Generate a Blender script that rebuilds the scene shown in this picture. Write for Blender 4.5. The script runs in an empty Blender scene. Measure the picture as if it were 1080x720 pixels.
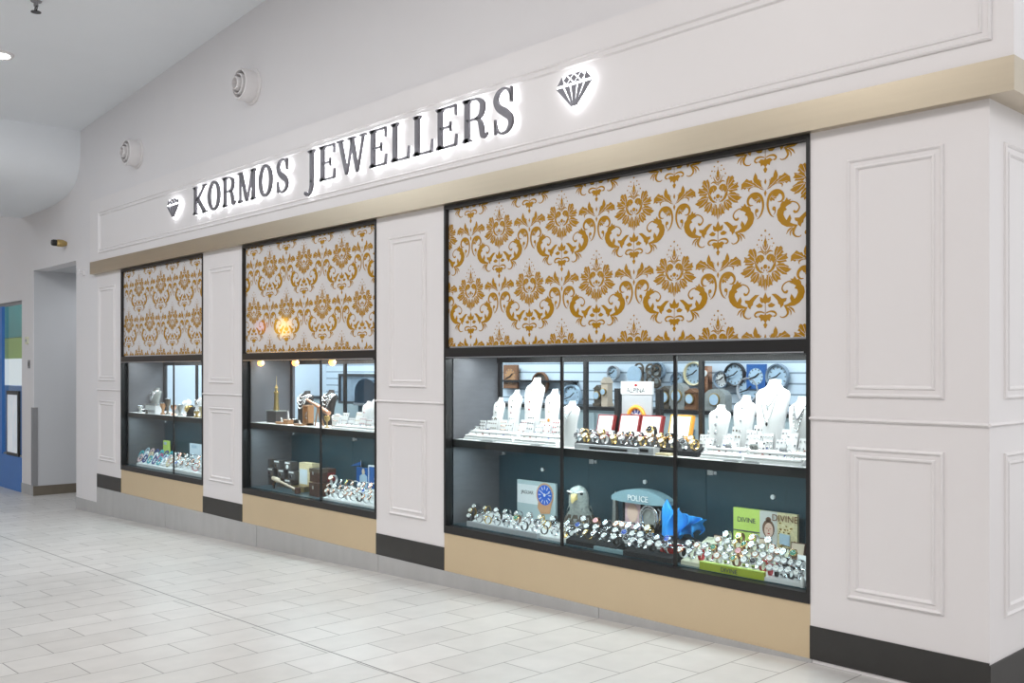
import bpy, bmesh, math, random
from mathutils import Vector, Matrix
random.seed(7)
PI = math.pi
sc = bpy.context.scene
COL = sc.collection
FPX, PX0, HZ, DCAM, HCAM = 1022.0, 540.0, 390.0, 4.51, 1.5
AZ = math.atan(949 / FPX)
FWD = (-math.cos(AZ), math.sin(AZ)); RGT = (math.sin(AZ), math.cos(AZ))

def X(px, y):                       # world x of image column px on the plane y
    u = (px - PX0) / FPX
    t = (DCAM + y) / (FWD[1] + RGT[1] * u)
    return t * (FWD[0] + RGT[0] * u)
def Z(px, py, y):                   # world z of a pixel on the plane y
    u = (px - PX0) / FPX
    t = (DCAM + y) / (FWD[1] + RGT[1] * u)
    return HCAM + (HZ - py) / FPX * t

# ------------------------------------------------------------------ materials
def new_mat(name, col, rough=.5, metal=0., spec=.5, bump=None, noise=None, emit=None, coat=0., alpha=None):
    m = bpy.data.materials.new(name); m.use_nodes = True
    nt = m.node_tree; b = nt.nodes['Principled BSDF']
    b.inputs['Base Color'].default_value = (*col, 1)
    b.inputs['Roughness'].default_value = rough
    b.inputs['Metallic'].default_value = metal
    b.inputs['Specular IOR Level'].default_value = spec
    b.inputs['Coat Weight'].default_value = coat
    if emit:
        b.inputs['Emission Color'].default_value = (*emit[:3], 1)
        b.inputs['Emission Strength'].default_value = emit[3]
    if noise or bump:
        tc = nt.nodes.new('ShaderNodeTexCoord')
        mp = nt.nodes.new('ShaderNodeMapping'); nt.links.new(tc.outputs['Object'], mp.inputs['Vector'])
        nz = nt.nodes.new('ShaderNodeTexNoise'); nt.links.new(mp.outputs[0], nz.inputs['Vector'])
        s = (noise or bump)
        nz.inputs['Scale'].default_value = s[0]; nz.inputs['Detail'].default_value = 4
        if len(s) > 2: mp.inputs['Scale'].default_value = s[2]
        if noise:
            mx = nt.nodes.new('ShaderNodeMix'); mx.data_type = 'RGBA'
            a = noise[1]
            mx.inputs['A'].default_value = (*[max(0, c * (1 - a)) for c in col], 1)
            mx.inputs['B'].default_value = (*[min(1, c * (1 + a)) for c in col], 1)
            nt.links.new(nz.outputs['Fac'], mx.inputs['Factor'])
            nt.links.new(mx.outputs['Result'], b.inputs['Base Color'])
        if bump:
            bp = nt.nodes.new('ShaderNodeBump'); bp.inputs['Strength'].default_value = bump[1]
            bp.inputs['Distance'].default_value = .002
            nt.links.new(nz.outputs['Fac'], bp.inputs['Height']); nt.links.new(bp.outputs[0], b.inputs['Normal'])
    return m
def srgb(r, g, b):
    f = lambda c: (c / 255 / 12.92) if c / 255 <= .04045 else ((c / 255 + .055) / 1.055) ** 2.4
    return (f(r), f(g), f(b))

M = {}
M['wall'] = new_mat('warm white plaster', (.80, .78, .79), .55, noise=(3, .015))
M['panelwhite'] = new_mat('satin white joinery', (.82, .79, .79), .38, noise=(5, .01))
M['ceiling'] = new_mat('ceiling white', (.90, .925, .955), .8, noise=(2, .02))
M['band'] = new_mat('champagne metal', (.60, .52, .40), .30, metal=.8, noise=(6, .05, (.3, 3, 8)))
M['goldbase'] = new_mat('champagne base panel', (.66, .52, .335), .42, metal=.12, noise=(4, .03))
M['black'] = new_mat('black satin', (.016, .015, .015), .35)
M['blackbase'] = new_mat('charcoal plinth', (.035, .033, .031), .45, noise=(9, .15))
M['stone'] = new_mat('grey stone skirting', (.46, .455, .45), .25, noise=(3.0, .12, (2.4, 1, .8)))
M['stonedark'] = new_mat('taupe stone skirting', (.17, .145, .11), .4, noise=(8, .15))
M['grey'] = new_mat('corridor grey', (.60, .61, .63), .6, noise=(3, .02))
M['guard'] = new_mat('grey corner guard', (.28, .28, .29), .5, noise=(5, .05))
M['silver'] = new_mat('polished steel', (.75, .76, .78), .18, metal=1., noise=(40, .05))
M['gold'] = new_mat('yellow gold', (.80, .56, .22), .22, metal=1., noise=(40, .05))
M['rose'] = new_mat('rose gold', (.78, .42, .27), .25, metal=1., noise=(40, .05))
M['white'] = new_mat('white leatherette', (.82, .82, .82), .5, noise=(30, .02))
M['dialwhite'] = new_mat('white dial', (.80, .80, .78), .3, noise=(60, .03))
M['dialblack'] = new_mat('black dial', (.02, .02, .025), .2, noise=(60, .1))
M['dialblue'] = new_mat('blue dial', (.02, .08, .42), .25, noise=(60, .1))
M['dialgreen'] = new_mat('green dial', (.05, .22, .14), .25, noise=(60, .1))
M['dialpink'] = new_mat('pink dial', (.75, .38, .42), .3, noise=(60, .1))
M['leather'] = new_mat('black leather', (.02, .018, .017), .6, noise=(60, .2))
M['brownleather'] = new_mat('brown leather', (.20, .09, .04), .55, noise=(60, .15))
M['redleather'] = new_mat('red strap', (.55, .04, .05), .5, noise=(60, .1))
M['lime'] = new_mat('lime card', (.58, .74, .16), .5, noise=(10, .02))
M['limedark'] = new_mat('lime sign board', (.42, .50, .03), .45, noise=(10, .03))
M['cream'] = new_mat('cream card', (.76, .76, .58), .5, noise=(10, .03))
M['text'] = new_mat('grey print', (.10, .11, .11), .5, noise=(10, .02))
M['blacktray'] = new_mat('black suede tray', (.012, .013, .015), .8, noise=(40, .2))
M['greytray'] = new_mat('silver grey riser', (.42, .43, .45), .45, noise=(20, .03))
M['casedark'] = new_mat('dark woodgrain laminate with LED tint', (.030, .066, .084), .32, noise=(8, .35, (14, 14, 1.2)))  # teal cast of the case lighting is put into the base colour
M['casegrey'] = new_mat('grey side laminate', (.13, .13, .14), .3, noise=(5, .2, (2, 2, 8)))
M['shopwall'] = new_mat('pale blue slat wall', (.62, .70, .77), .5, noise=(3, .02))
M['counter'] = new_mat('grey green cabinet', (.34, .40, .41), .4, noise=(4, .04))
M['maroon'] = new_mat('maroon leather box', (.25, .025, .025), .4, noise=(30, .15))
M['orange'] = new_mat('amber wood box', (.85, .36, .04), .4, noise=(20, .1))
M['wood'] = new_mat('tan wood', (.42, .22, .10), .4, noise=(20, .25, (1, 1, 6)))
M['darkwood'] = new_mat('dark walnut', (.085, .035, .022), .35, noise=(20, .25, (1, 1, 6)))
M['brass'] = new_mat('antique brass', (.50, .36, .15), .3, metal=1., noise=(30, .15))
M['bronze'] = new_mat('dark bronze', (.16, .13, .10), .4, metal=.6, noise=(25, .3))
M['tan'] = new_mat('tan box lining', (.62, .50, .38), .6, noise=(20, .06))
M['blue'] = new_mat('royal blue poster', (.015, .10, .32), .4, noise=(6, .1))
M['shopblue'] = new_mat('blue shopfront laminate', (.045, .19, .55), .4, noise=(4, .06))
M['cape'] = new_mat('bright blue cloth', (.03, .33, .86), .42, noise=(14, .15))
M['red'] = new_mat('red lacquer', (.38, .02, .02), .25, noise=(20, .1))
M['pewter'] = new_mat('pewter grey', (.34, .35, .33), .4, metal=.35, noise=(70, .35))
M['feather'] = new_mat('grey white feathers', (.42, .45, .42), .6, noise=(70, .45))
M['beak'] = new_mat('yellow beak', (.62, .48, .20), .4, noise=(40, .1))
M['signsteel'] = new_mat('dark brushed sign steel', (.15, .143, .16), .34, metal=.3, noise=(12, .15))
M['paleblue'] = new_mat('pale blue header', (.24, .36, .40), .4, noise=(10, .03))
M['skin'] = new_mat('printed skin tone', (.72, .50, .40), .5, noise=(10, .04))
M['hair'] = new_mat('printed brown hair', (.20, .10, .06), .5, noise=(30, .2))
M['glitter'] = new_mat('gold glitter print', (.72, .60, .36), .4, noise=(60, .45))
M['pink'] = new_mat('pink print', (.62, .42, .44), .5, noise=(40, .35))
M['cream2'] = new_mat('cream gold beads', (.66, .55, .34), .45, noise=(50, .3))
M['clearbox'] = new_mat('smoky grey box', (.075, .07, .07), .3, noise=(12, .15))
M['purple'] = new_mat('magenta beads', (.45, .08, .22), .35, noise=(40, .2))
M['teal'] = new_mat('turquoise beads', (.06, .40, .46), .35, noise=(40, .2))
M['navy'] = new_mat('navy beads', (.03, .05, .22), .35, noise=(40, .2))
M['damaskwhite'] = new_mat('white film', (.72, .70, .70), .06, spec=.45, noise=(2, .01))
M['damaskgold'] = new_mat('ochre gold print', srgb(176, 130, 34), .06, spec=.45, noise=(9, .05))
M['gem'] = new_mat('clear stones', (.85, .88, .9), .05, metal=.3, noise=(60, .1))
M['halo'] = new_mat('sign backlight', (1, 1, 1), .5, emit=(.93, .96, 1, 4.2))
M['lamp'] = new_mat('lamp diffuser', (1, 1, 1), .5, emit=(1, .97, .94, 14))
M['warm'] = new_mat('warm bulb', (1, .6, .3), .5, emit=(1, .38, .08, 5))  # emission for the imitated lamp reflections in the middle case
M['poster'] = new_mat('lit poster', (.7, .75, .8), .5, noise=(7, .4, (1, 1, .5)), emit=(.65, .72, .82, .35))
M['bluegrey'] = new_mat('blue grey glass art', (.20, .26, .32), .15, noise=(9, .5))
M['roseprint'] = new_mat('printed rose gold', (.72, .38, .20), .4, noise=(20, .12))
M['iceblue'] = new_mat('ice blue dial', (.42, .55, .66), .3, noise=(20, .12))

M['signyellow'] = new_mat('yellow sign light', (1,.7,.1), .5, emit=(1,.55,.05,16))
M['signpink'] = new_mat('pink sign light', (1,.3,.4), .5, emit=(1,.15,.25,6))
def glass_mat():
    m = bpy.data.materials.new('window glass'); m.use_nodes = True
    nt = m.node_tree; nt.nodes.clear()
    o = nt.nodes.new('ShaderNodeOutputMaterial'); t = nt.nodes.new('ShaderNodeBsdfTransparent')
    g = nt.nodes.new('ShaderNodeBsdfGlossy'); mx = nt.nodes.new('ShaderNodeMixShader'); fr = nt.nodes.new('ShaderNodeFresnel')
    fr.inputs['IOR'].default_value = 1.5; g.inputs['Roughness'].default_value = .01
    t.inputs['Color'].default_value = (.93, .97, .97, 1)
    ge = nt.nodes.new('ShaderNodeNewGeometry'); iv = nt.nodes.new('ShaderNodeMath'); iv.operation = 'SUBTRACT'; iv.inputs[0].default_value = 1; nt.links.new(ge.outputs['Backfacing'], iv.inputs[1])
    ml = nt.nodes.new('ShaderNodeMath'); ml.operation = 'MULTIPLY'; nt.links.new(fr.outputs[0], ml.inputs[0]); nt.links.new(iv.outputs[0], ml.inputs[1])
    nt.links.new(ml.outputs[0], mx.inputs[0]); nt.links.new(t.outputs[0], mx.inputs[1]); nt.links.new(g.outputs[0], mx.inputs[2])
    nt.links.new(mx.outputs[0], o.inputs[0]); return m
M['glass'] = glass_mat()

def floor_mat():
    m = bpy.data.materials.new('running bond limestone floor'); m.use_nodes = True
    nt = m.node_tree; b = nt.nodes['Principled BSDF']
    tc = nt.nodes.new('ShaderNodeTexCoord'); sx = nt.nodes.new('ShaderNodeSeparateXYZ'); cb = nt.nodes.new('ShaderNodeCombineXYZ')
    nt.links.new(tc.outputs['Object'], sx.inputs[0])
    def math_(op, a, v):
        n = nt.nodes.new('ShaderNodeMath'); n.operation = op; nt.links.new(a, n.inputs[0]); n.inputs[1].default_value = v; return n.outputs[0]
    # rows run away from the shop: brick length along y, brick height along x
    nt.links.new(math_('ADD', sx.outputs['Y'], 2.68 + .535 * 40), cb.inputs['X'])
    nt.links.new(math_('ADD', sx.outputs['X'], 5.777 + .2877 * 200), cb.inputs['Y'])
    br = nt.nodes.new('ShaderNodeTexBrick'); nt.links.new(cb.outputs[0], br.inputs['Vector'])
    br.offset = .5; br.offset_frequency = 2; br.squash = 1
    br.inputs['Scale'].default_value = 1; br.inputs['Brick Width'].default_value = .535
    br.inputs['Row Height'].default_value = .2877; br.inputs['Mortar Size'].default_value = .0034
    br.inputs['Mortar Smooth'].default_value = .2; br.inputs['Bias'].default_value = 0
    br.inputs['Color1'].default_value = (.52, .505, .485, 1); br.inputs['Color2'].default_value = (.58, .565, .545, 1)
    br.inputs['Mortar'].default_value = (.17, .16, .15, 1)
    nz = nt.nodes.new('ShaderNodeTexNoise'); nz.inputs['Scale'].default_value = 7; nz.inputs['Detail'].default_value = 8
    nt.links.new(tc.outputs['Object'], nz.inputs['Vector'])
    cr = nt.nodes.new('ShaderNodeMapRange'); cr.inputs['To Min'].default_value = .88; cr.inputs['To Max'].default_value = 1.12
    nt.links.new(nz.outputs['Fac'], cr.inputs[0])
    mx = nt.nodes.new('ShaderNodeVectorMath'); mx.operation = 'SCALE'
    nt.links.new(br.outputs['Color'], mx.inputs[0]); nt.links.new(cr.outputs[0], mx.inputs['Scale'])
    nt.links.new(mx.outputs[0], b.inputs['Base Color'])
    b.inputs['Roughness'].default_value = .34
    bp = nt.nodes.new('ShaderNodeBump'); bp.inputs['Strength'].default_value = .25; bp.inputs['Distance'].default_value = .002; bp.invert = True
    nt.links.new(br.outputs['Fac'], bp.inputs['Height']); nt.links.new(bp.outputs[0], b.inputs['Normal'])
    return m
M['floor'] = floor_mat()

def slat_mat():
    m = new_mat('slat wall boards', (.62, .70, .77), .5)
    nt = m.node_tree; b = nt.nodes['Principled BSDF']
    tc = nt.nodes.new('ShaderNodeTexCoord'); w = nt.nodes.new('ShaderNodeTexWave'); w.bands_direction = 'Z'
    w.inputs['Scale'].default_value = 3.2; nt.links.new(tc.outputs['Object'], w.inputs['Vector'])
    cr = nt.nodes.new('ShaderNodeValToRGB'); cr.color_ramp.elements[0].position = .03; cr.color_ramp.elements[1].position = .09
    cr.color_ramp.elements[0].color = (.22, .28, .33, 1); cr.color_ramp.elements[1].color = (.62, .71, .79, 1)
    nt.links.new(w.outputs['Fac'], cr.inputs[0]); nt.links.new(cr.outputs[0], b.inputs['Base Color'])
    return m
M['slat'] = slat_mat()

# ------------------------------------------------------------------ mesh builder
class MB:
    def __init__(s): s.v, s.f, s.m = [], [], []
    def add(s, vs, fs, mi=0, T=None):
        n = len(s.v)
        s.v += [tuple(T @ Vector(p)) if T is not None else tuple(p) for p in vs]
        s.f += [tuple(i + n for i in f) for f in fs]; s.m += [mi] * len(fs); return s
    def box(s, a, b, mi=0, T=None):
        (x0, y0, z0), (x1, y1, z1) = a, b
        vs = [(x0,y0,z0),(x1,y0,z0),(x1,y1,z0),(x0,y1,z0),(x0,y0,z1),(x1,y0,z1),(x1,y1,z1),(x0,y1,z1)]
        return s.add(vs, [(0,3,2,1),(4,5,6,7),(0,1,5,4),(1,2,6,5),(2,3,7,6),(3,0,4,7)], mi, T)
    def prism(s, pts, y0, y1, mi=0, T=None):           # outline in x,z, extruded along y (y0 front)
        a = sum(pts[i][0] * pts[(i+1) % len(pts)][1] - pts[(i+1) % len(pts)][0] * pts[i][1] for i in range(len(pts)))
        if a < 0: pts = pts[::-1]
        n = len(pts)
        vs = [(p[0], y0, p[1]) for p in pts] + [(p[0], y1, p[1]) for p in pts]
        fs = [tuple(range(n)), tuple(range(2*n-1, n-1, -1))] + [(i, i+n, (i+1) % n + n, (i+1) % n) for i in range(n)]
        return s.add(vs, fs, mi, T)
    def lathe(s, prof, n=20, mi=0, T=None, caps=True):  # (r, z) profile round z
        vs, fs = [], []
        for r, z in prof:
            for k in range(n):
                a = 2 * PI * k / n; vs.append((r * math.cos(a), r * math.sin(a), z))
        for i in range(len(prof) - 1):
            for k in range(n):
                k2 = (k + 1) % n; fs.append((i*n+k, i*n+k2, (i+1)*n+k2, (i+1)*n+k))
        if caps:
            fs.append(tuple(range(n-1, -1, -1))); fs.append(tuple((len(prof)-1)*n + k for k in range(n)))
        return s.add(vs, fs, mi, T)
    def loft(s, rings, mi=0, T=None, caps=True):
        n = len(rings[0]); vs = [p for r in rings for p in r]; fs = []
        for i in range(len(rings) - 1):
            for k in range(n):
                k2 = (k + 1) % n; fs.append((i*n+k, i*n+k2, (i+1)*n+k2, (i+1)*n+k))
        if caps:
            fs.append(tuple(range(n-1, -1, -1))); fs.append(tuple((len(rings)-1)*n + k for k in range(n)))
        return s.add(vs, fs, mi, T)
    def tube(s, pts, r, n=8, mi=0, closed=False, T=None):
        P = [Vector(p) for p in pts]; rings = []
        for i, p in enumerate(P):
            a = P[i-1] if (i or closed) else P[i]; b = P[(i+1) % len(P)] if (i < len(P)-1 or closed) else P[i]
            d = (b - a).normalized(); up = Vector((0,0,1)) if abs(d.z) < .9 else Vector((0,1,0))
            u = d.cross(up).normalized(); w = u.cross(d)
            rr = r[i] if isinstance(r, (list, tuple)) else r
            rings.append([tuple(p + (u * math.cos(2*PI*k/n) + w * math.sin(2*PI*k/n)) * rr) for k in range(n)])
        if closed: rings.append(rings[0])
        return s.loft(rings, mi, T, caps=not closed)
    def torus(s, R, r, n=24, k=8, mi=0, T=None, sy=1.):
        return s.tube([(R*math.cos(2*PI*i/n), R*sy*math.sin(2*PI*i/n), 0) for i in range(n)], r, k, mi, True, T)
    def mesh(s, name, mats, smooth=None):
        me = bpy.data.meshes.new(name); me.from_pydata(s.v, [], s.f)
        for m in (mats if isinstance(mats, (list, tuple)) else [mats]): me.materials.append(M[m] if isinstance(m, str) else m)
        me.polygons.foreach_set('material_index', s.m)
        me.update()
        if smooth is not None:
            me.shade_smooth(); me.set_sharp_from_angle(angle=math.radians(smooth))
        return me
    def build(s, name, mats, parent=None, smooth=None, loc=None):
        o = bpy.data.objects.new(name, s.mesh(name, mats, smooth)); COL.objects.link(o)
        if parent: o.parent = parent
        if loc: o.location = loc
        return o

def RX(a): return Matrix.Rotation(a, 4, 'X')
def RY(a): return Matrix.Rotation(a, 4, 'Y')
def RZ(a): return Matrix.Rotation(a, 4, 'Z')
def TR(x, y, z): return Matrix.Translation((x, y, z))

def tag(o, label, cat, group=None):
    o['label'] = label; o['category'] = cat
    if group: o['group'] = group
    return o
def thing(name, label, cat, loc=(0,0,0), rz=0, group=None):
    o = bpy.data.objects.new(name, None); COL.objects.link(o); o.empty_display_size = .05
    o.location = loc; o.rotation_euler = (0, 0, rz); return tag(o, label, cat, group)
def struct(o): o['kind'] = 'structure'; return o
def dup(root, loc, rz=0, label=None, group=None, scale=None):
    r = root.copy(); COL.objects.link(r); r.location = loc; r.rotation_euler = (0, 0, rz)
    if scale: r.scale = (scale,)*3
    if label: r['label'] = label
    if group: r['group'] = group
    for ch in list(root.children):
        c = ch.copy(); COL.objects.link(c); c.parent = r
        for g in list(ch.children):
            d = g.copy(); COL.objects.link(d); d.parent = c
    return r
ORD = ['first','second','third','fourth','fifth','sixth','seventh','eighth','ninth','tenth','eleventh','twelfth','thirteenth','fourteenth','fifteenth','sixteenth','seventeenth','eighteenth','nineteenth','twentieth']

def text_mesh(txt, size, name, mat, parent, loc, align='CENTER', depth=.001, xs=1.):
    c = bpy.data.curves.new(name, 'FONT'); c.body = txt; c.size = size; c.align_x = align; c.extrude = depth / 2
    t = bpy.data.objects.new(name, c)
    COL.objects.link(t); bpy.context.view_layer.update()
    me = bpy.data.meshes.new_from_object(t.evaluated_get(bpy.context.evaluated_depsgraph_get()))
    bpy.data.objects.remove(t)
    me.transform(Matrix.Diagonal((xs, 1, 1, 1))); me.transform(RX(PI/2)); me.name = name
    me.materials.clear(); me.materials.append(M[mat])
    o = bpy.data.objects.new(name, me); COL.objects.link(o); o.parent = parent; o.location = loc; return o

def ribbon(pts, sub=6):
    """centre-line points (x, z, width) -> outline polygon of a smooth stroke"""
    n = len(pts); C = []
    def g(i): return pts[max(0, min(n-1, i))]
    for i in range(n-1):
        p0, p1, p2, p3 = g(i-1), g(i), g(i+1), g(i+2)
        for k in range(sub + (1 if i == n-2 else 0)):
            t = k / sub
            C.append([.5*((2*p1[j]) + (-p0[j]+p2[j])*t + (2*p0[j]-5*p1[j]+4*p2[j]-p3[j])*t*t + (-p0[j]+3*p1[j]-3*p2[j]+p3[j])*t**3) for j in range(3)])
    L, R_ = [], []
    for i, c in enumerate(C):
        a = C[max(0, i-1)]; b = C[min(len(C)-1, i+1)]
        dx, dz = b[0]-a[0], b[1]-a[1]; l = math.hypot(dx, dz) or 1
        nx, nz = -dz/l*c[2]/2, dx/l*c[2]/2
        L.append((c[0]+nx, c[1]+nz)); R_.append((c[0]-nx, c[1]-nz))
    return L, R_
def stroke_solid(mb, pts, y0, y1, mi=0, sub=6):
    L, R_ = ribbon(pts, sub)
    n = len(L); vs = []
    for (a, b) in zip(L, R_): vs += [(a[0],y0,a[1]), (b[0],y0,b[1]), (b[0],y1,b[1]), (a[0],y1,a[1])]
    fs = []
    for i in range(n-1):
        o = i*4; p = o+4
        fs += [(o,o+1,p+1,p),(o+1,o+2,p+2,p+1),(o+2,o+3,p+3,p+2),(o+3,o,p,p+3)]
    fs += [(3,2,1,0), (4*n-4,4*n-3,4*n-2,4*n-1)]
    mb.add(vs, fs, mi)

# ------------------------------------------------------------------ the building shell
def fz(x): return 0 if x > -2.6 else max(-.34, .032 * (x + 2.6))
XR, XL = -1.72, -12.58              # right pillar corner, left end of the shopfront
mb = MB()
cols = [-24, -13.2, -2.6, 7]
def quad(x0, x1, y0, y1):
    mb.add([(x0,y0,fz(x0)),(x1,y0,fz(x1)),(x1,y1,fz(x1)),(x0,y1,fz(x0))], [(0,1,2,3)])
for a, b in zip(cols[:-1], cols[1:]): quad(a, b, -9.5, .0)
quad(-15.144, -13.35, 0, 3.2); quad(-1.72, 7, 0, 6)
o = mb.build('floor', 'floor'); struct(o)
mb = MB(); mb.box((-12.58, .56, -.05), (-1.76, 3.3, 0)); struct(mb.build('floor', 'counter'))
# control joint and a faint diagonal line on the mall floor
mb = MB()
def strip(x0, y0, x1, y1, w):
    d = Vector((x1-x0, y1-y0, 0)).normalized(); n = Vector((-d.y, d.x, 0)) * w / 2
    a, b = Vector((x0,y0,fz(x0)+.0006)), Vector((x1,y1,fz(x1)+.0006))
    mb.add([a-n, b-n, b+n, a+n], [(0,1,2,3)])
xs = [-18, -13.2, -8, -5, -2.6, 2]
for a, b in zip(xs[:-1], xs[1:]): strip(a, -1.46 - .019*(a+11.36), b, -1.46 - .019*(b+11.36), .010)
struct(mb.build('trim_1', new_mat('floor joint filler', (.22, .215, .21), .6, noise=(20, .1))))
mb = MB()
strip(-9.4, -3.795, -5.2, -.12, .004)  # thin faint diagonal line laid over the tiles
struct(mb.build('trim_2', new_mat('faint diagonal floor line', (.42, .41, .40), .6, noise=(20, .1))))

# ceiling (rises towards the right), bulkhead on the far left
mb = MB()
cz = lambda x: 4.64 + .070 * (x + 13.19)
x0, x1 = -13.19, 7
mb.add([(x0,.0,cz(x0)),(x1,.0,cz(x1)),(x1,-9.5,cz(x1)),(x0,-9.5,cz(x0)),(x0,.0,cz(x0)+.2),(x1,.0,cz(x1)+.2),(x1,-9.5,cz(x1)+.2),(x0,-9.5,cz(x0)+.2)],
       [(0,1,2,3),(7,6,5,4),(0,4,5,1),(1,5,6,2),(2,6,7,3),(3,7,4,0)])
mb.box((-24, -9.5, 5.2), (-15.68, 0, 5.4))
struct(mb.build('ceiling', 'ceiling'))
mb = MB(); cov = [(-13.19, 5.2)] + [(-15.68 + 2.49*math.cos(q*PI/48)**.45, 4.64 - .86*math.sin(q*PI/48)**.45) for q in range(24)] + [(-15.68, 3.78), (-15.68, 5.2)]
mb.loft([[(a, y, b) for a, b in cov] for y in (-9.5, 0)]); struct(mb.build('ceiling', 'ceiling', smooth=40))

# front wall above and beside the shop, opening of the side corridor
mb = MB()
mb.box((-13.35, 0, -.4), (XL, .2, 5.6)); mb.box((-15.68, 0, -.4), (-15.144, .01, 5.6))
mb.box((-15.144, 0, 2.95), (-13.35, .2, 5.6)); mb.box((XL, 0, 2.8), (XR, .2, 6.2))
mb.box((-24, 0, 2.55), (-15.68, .2, 5.6))
struct(mb.build('wall_front', 'wall'))
mb = MB()
mb.box((-15.3, .01, -.4), (-15.144, 3.2, 2.95)); mb.box((-13.35, .2, -.4), (-13.2, 3.2, 2.95))
mb.box((-15.3, 3.2, -.4), (-13.2, 3.3, 2.95)); mb.box((-15.144, .2, 2.95), (-13.35, 3.2, 3.05))
struct(mb.build('wall_corridor', 'grey'))
mb = MB(); mb.box((-24.2, -9.5, -.4), (-24, 0, 5.6)); struct(mb.build('wall_left', 'wall'))
# facade across the mall
mb = MB()
mb.box((-24, -9.7, 2.9), (7, -9.5, 7)); 
for a, b in ((-24,-21),(-16,-15),(-9.5,-8.6),(-3,-2.2),(3.6,7)): mb.box((a, -9.7, -.4), (b, -9.5, 2.9))
mb.box((-24, -12.6, -.4), (7, -12.4, 3.2)); mb.box((-24, -12.4, 2.95), (7, -9.7, 3.1))
struct(mb.build('wall_back', 'wall'))
mb = MB(); mb.box((-24, -12.4, -.45), (7, -9.5, -.36)); struct(mb.build('floor', 'counter'))

# skirtings
mb = MB()
def skirt(xa, xb, top, y=-.012, t=.03):
    mb.add([(xa,y,fz(xa)-.05),(xb,y,fz(xb)-.05),(xb,y,top),(xa,y,top),(xa,t,fz(xa)-.05),(xb,t,fz(xb)-.05),(xb,t,top),(xa,t,top)],
           [(0,1,2,3),(5,4,7,6),(3,2,6,7),(0,3,7,4),(1,5,6,2)])
cuts = [-12.58, -10.5, -8.42, -6.42, -4.05, -2.59]
for a, b in zip(cuts[:-1], cuts[1:]): skirt(a + .0025, b - .0025, .02)
struct(mb.build('baseboard_front', 'stone'))
mb = MB(); skirt(-13.35, -12.58, -.18, -.008, .01); skirt(-15.68, -15.144, -.19, -.008, .01)
struct(mb.build('baseboard_left', 'stone'))
mb = MB(); mb.box((-15.144, 0, -.4), (-15.134, 3.2, -.20)); mb.box((-15.144, 3.19, -.4), (-13.35, 3.2, -.20)); struct(mb.build('baseboard_corridor', 'stonedark'))
mb = MB(); mb.box((-15.20, -.012, -.19), (-15.132, .0, .95)); mb.box((-15.144, 0, -.19), (-15.132, .06, .95)); struct(mb.build('trim_3', 'guard'))

# ------------------------------------------------------------------ shopfront
WIN = {1: (-11.79, -9.575), 2: (-8.715, -6.455), 3: (-5.585, -2.603)}
ZB, ZM0, ZM1, ZT, ZTOP = .30, 1.585, 1.645, 1.66, 2.71
pil = [(XL, WIN[1][0]), (WIN[1][1], WIN[2][0]), (WIN[2][1], WIN[3][0]), (WIN[3][1], XR)]
mb = MB()
for a, b in pil: mb.box((a, -.004, .0), (b, .10, 2.84))
mb.box((XR - .10, .10, .0), (XR, 4.5, 2.84))
struct(mb.build('wall_pilasters', 'panelwhite'))
mb = MB()
for a, b in pil: mb.box((a, -.010, .02), (b, .0, .19))
mb.box((XR, -.010, .005), (XR + .008, 4.5, .18))
struct(mb.build('baseboard_pilasters', 'blackbase'))
mb = MB()
for k in (1,2,3): mb.box((WIN[k][0], -.006, .02), (WIN[k][1], .05, ZB))
struct(mb.build('trim_4', 'goldbase'))
# champagne band over the windows, returning round the corner
mb = MB()
mb.box((-12.68, -.062, 2.713), (-1.595, .0, 2.866)); mb.box((XR - .02, .0, 2.713), (-1.595, 4.5, 2.866))
struct(mb.build('trim_5', 'band'))
# fascia
mb = MB()
mb.box((-12.70, -.05, 2.866), (-1.600, .0, 3.643)); mb.box((XR - .02, .0, 2.866), (-1.600, 4.5, 3.643))
struct(mb.build('wall_fascia', 'panelwhite'))
def moulding(mb, x0, x1, z0, z1, y, prof=((0,0),(.003,.010),(.010,.014),(.017,.010),(.020,.004),(.040,.004),(.044,.010),(.050,.011),(.056,.006),(.060,0)), side=False):
    rings = []
    for (sx_, sz_) in ((0,0),(1,0),(1,1),(0,1)):
        r = []
        for off, h in prof:
            a = x0 + off if sx_ == 0 else x1 - off
            b = z0 + off if sz_ == 0 else z1 - off
            r.append((a, y - h, b) if not side else (y + h, a, b))
        rings.append(r)
    n = len(prof); vs = [p for r in rings for p in r]; fs = []
    for i in range(4):
        j = (i + 1) % 4
        for k in range(n-1):
            f = (i*n+k, j*n+k, j*n+k+1, i*n+k+1); fs.append(f if not side else f[::-1])
    mb.add(vs, fs)
k = 6
mb = MB(); moulding(mb, -12.40, -1.69, 2.955, 3.476, -.05); struct(mb.build('trim_6', 'panelwhite', smooth=40))
for (a, b) in [(-12.52, -11.97), (-9.43, -8.89), (-6.28, -5.80), (-2.40, -1.92)]:
    for z0, z1 in ((1.365, 2.545), (.365, 1.12)):
        k += 1; mb = MB(); moulding(mb, a, b, z0, z1, -.004); struct(mb.build('trim_%d' % k, 'panelwhite', smooth=40))
for y0, y1 in ((.16, 1.35), (1.6, 2.8)):
    for z0, z1 in ((1.365, 2.545), (.365, 1.12)):
        k += 1; mb = MB(); moulding(mb, y0, y1, z0, z1, XR, side=True); struct(mb.build('trim_%d' % k, 'panelwhite', smooth=40))
mb = MB()
rp = [(.0, 1.243), (-.010, 1.246), (-.014, 1.252), (-.010, 1.258), (.0, 1.262)]
for a, b in pil:
    mb.loft([[(xx, y - .004, z) for y, z in rp] for xx in (a, b)])
mb.loft([[(XR - y, yy, z) for y, z in rp] for yy in (-.016, 4.5)])
k += 1; struct(mb.build('trim_%d' % k, 'panelwhite', smooth=50))

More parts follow.
